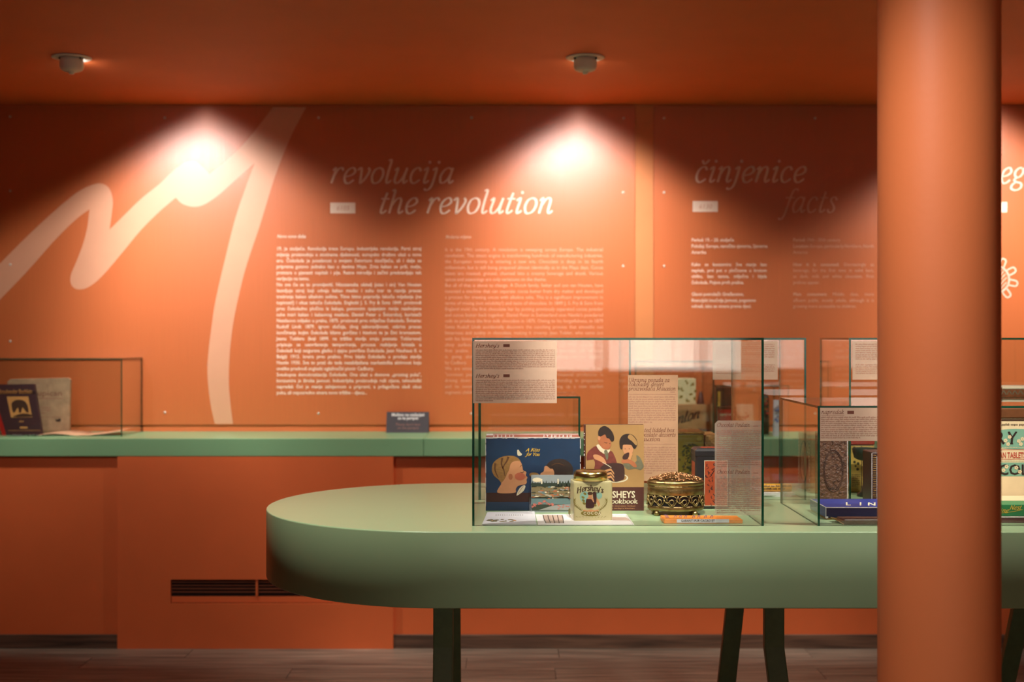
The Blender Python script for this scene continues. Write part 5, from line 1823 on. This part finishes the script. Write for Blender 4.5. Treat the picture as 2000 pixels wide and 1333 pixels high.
# tent sign
yb, yt = 6.33, 6.365
x0, x1 = XP(754, yb), XP(837, yb)
zt = ZP(805, yt)
M_CHAR = pm('charcoal_card', (66, 58, 62), .6, .04, 40)
e = thing('tent_sign', ((x0 + x1) / 2, yt, PAR_Z), 'charcoal folded sign with white lettering standing on the parapet', 'sign')
MB().prism([(x0, yb, PAR_Z), (x1, yb, PAR_Z), (x1, yt, zt), (x0, yt, zt)], (0, .002, 0), M_CHAR).build('front_leaf', e)
MB().prism([(x0, 2 * yt - yb + .004, PAR_Z), (x1, 2 * yt - yb + .004, PAR_Z), (x1, yt + .0025, zt), (x0, yt + .0025, zt)], (0, .002, 0), M_CHAR).build('back_leaf', e)
pl = Plane((0, yb, PAR_Z), (0, -(zt - PAR_Z), yt - yb))
B = MB()
M_ROSE = pm('rose_print', (150, 104, 92), .6, .04, 40)
sans(B, pl, 'Molimo ne naslanjati', 0, 813.3, 8.4, M_PAPER, bold=True, off=.0006, center=797, width=64)
sans(B, pl, 'se na parapet', 0, 819.8, 8.4, M_PAPER, bold=True, off=.0006, center=797, width=40)
sans(B, pl, "Please don't lean", 0, 832, 7.6, M_ROSE, off=.0006, center=797, width=48)
sans(B, pl, 'on the parapet', 0, 838.6, 7.6, M_ROSE, off=.0006, center=797, width=42)
B.build('letter_print', e)

# ================================================================== ON THE PARAPET, LEFT
M_GREYB = pm('worn_grey_board', (168, 138, 104), .7, .18, 30, bump=.1)
yb = 6.30
pl = front(yb)
e = thing('worn_album', (XP(75, yb), yb + .02, PAR_Z), 'worn grey brown album standing at the back of the left case', 'book')
q = [pl.hit(x, y) for x, y in ((14, 842), (135, 845), (137, 742), (132, 738.5), (20, 741), (13.5, 746))]
for p in q[:2]:
    p.z = PAR_Z
MB().prism(q, (0, .025, 0), M_GREYB).build('cover', e, bevel=.003)
B = MB()
sans(B, pl, 'cupican', 64, 773.5, 15, M_INK, width=58, off=.0006)
rect(B, pl, 66, 778, 123, 779.4, M_INK2, .0006)
rect(B, pl, 72, 815, 122, 815.8, M_INK2, .0006)
shape(B, pl, [(108, 818), (112, 821), (115, 818), (119, 818.5), (118, 824), (110, 824)], M_BLKP, .0006, smooth=False)
micro(B, pl, 78, 100, 798, 3, 5, M_INK2, h=2)
B.build('cover_print', e)
M_DKBOOK = pm('dark_plum_cover', (62, 38, 40), .45, .08, 30)
M_TANP = pm('ochre_print', (206, 146, 80), .5, .08, 30)
yb = 6.16
pl = Plane((0, yb, PAR_Z), (0, -1, .12))
e = thing('plum_book', (XP(40, yb), yb + .03, PAR_Z), 'dark plum book with an ochre picture leaning before the grey album', 'book')
q = [pl.hit(x, y) for x, y in ((12, 851.5), (83, 850.5), (66.5, 750.5), (-16, 752))]
for p in q[:2]:
    p.z = PAR_Z
    p.y = yb
MB().prism(q, (0, .022, .0), M_DKBOOK).build('cover', e, bevel=.0015)
B = MB()
B.prism([pl.hit(12, 851.2, .0004), pl.hit(4.5, 851.4, .0004), pl.hit(-24, 752, .0004), pl.hit(-16.5, 752, .0004)][::-1], (0, .02, 0), M_RTIN)
B.build('spine', e)
B = MB()
sans(B, pl, 'Braubender Buchlein', -2, 769.5, 12.5, M_TANP, width=65, off=.0006, bold=True)
shape(B, pl, [(13, 775), (55, 775), (63, 815.5), (21.5, 816)], M_TANP, .0006, smooth=False)
shape(B, pl, [(22, 790), (30, 782), (44, 782), (53, 790), (56, 806), (50, 804), (44, 796), (41, 806), (37, 806), (35, 796), (30, 804), (26, 806)], M_BRNP, .0009, n=2)
shape(B, pl, [(30, 812), (45, 808), (60, 810), (61, 814.5), (26, 815)], M_BRNP, .0009, n=2)
micro(B, pl, 37, 48, 825, 1, 4, M_TANP, h=2, last=1)
rect(B, pl, 39, 834, 54, 837.5, M_TANP, .0006)
rect(B, pl, 16, 841, 79, 841.7, M_TANP, .0006)
B.build('cover_print', e)
# open brochure, slightly curled
M_PEACH = pm('peach_paper', (226, 176, 136), .7, .08, 30)
e = thing('open_brochure', (-2.05, 6.2, PAR_Z), 'open peach brochure lying curled on the parapet', 'brochure')
for name, xa, xb, la, lb in (('left_page', -2.29, -2.075, .010, .016), ('right_page', -2.075, -1.872, .016, .022)):
    vs, n = [], 8
    for i in range(n + 1):
        t = i / n
        x = xa + (xb - xa) * t
        zz = PAR_Z + .0006 + (la * math.sin(math.pi * min(1, t * 1.1)) if name == 'left_page' else lb * t ** 1.7)
        vs += [(x, 6.125 + .01 * t, zz + .0005 * math.sin(i * 2.2)), (x, 6.33 + .01 * t, zz + .005 * t)]
    m = MB().raw(vs, [(2 * i, 2 * i + 2, 2 * i + 3, 2 * i + 1) for i in range(n)], M_PEACH, True)
    o = m.build(name, e)
    sm = o.modifiers.new('thickness', 'SOLIDIFY')
    sm.thickness = .0012
# foil scraps in front of the books
for k, (pxx, w) in enumerate(((34, .05), (66, .045))):
    c = P(pxx, 851, 6.125)
    m = MB()
    vs = []
    for i in range(7):
        for j in range(3):
            vs.append((c.x + (i - 3) * w / 6, 6.105 + j * .012, PAR_Z + .0006 + rr.uniform(0, .008) * (1 if 0 < i < 6 else .2)))
    m.raw(vs, [(3 * i + j, 3 * i + 3 + j, 3 * i + 4 + j, 3 * i + 1 + j) for i in range(6) for j in range(2)], pm('silver_foil', (190, 186, 186), .3, .2, 90, metal=.8))
    m.build('foil_scrap', label=('crumpled silver foil scrap before the plum book, the left one', 'crumpled silver foil scrap before the plum book, the right one')[k], cat='foil', group='foil scraps before the books')
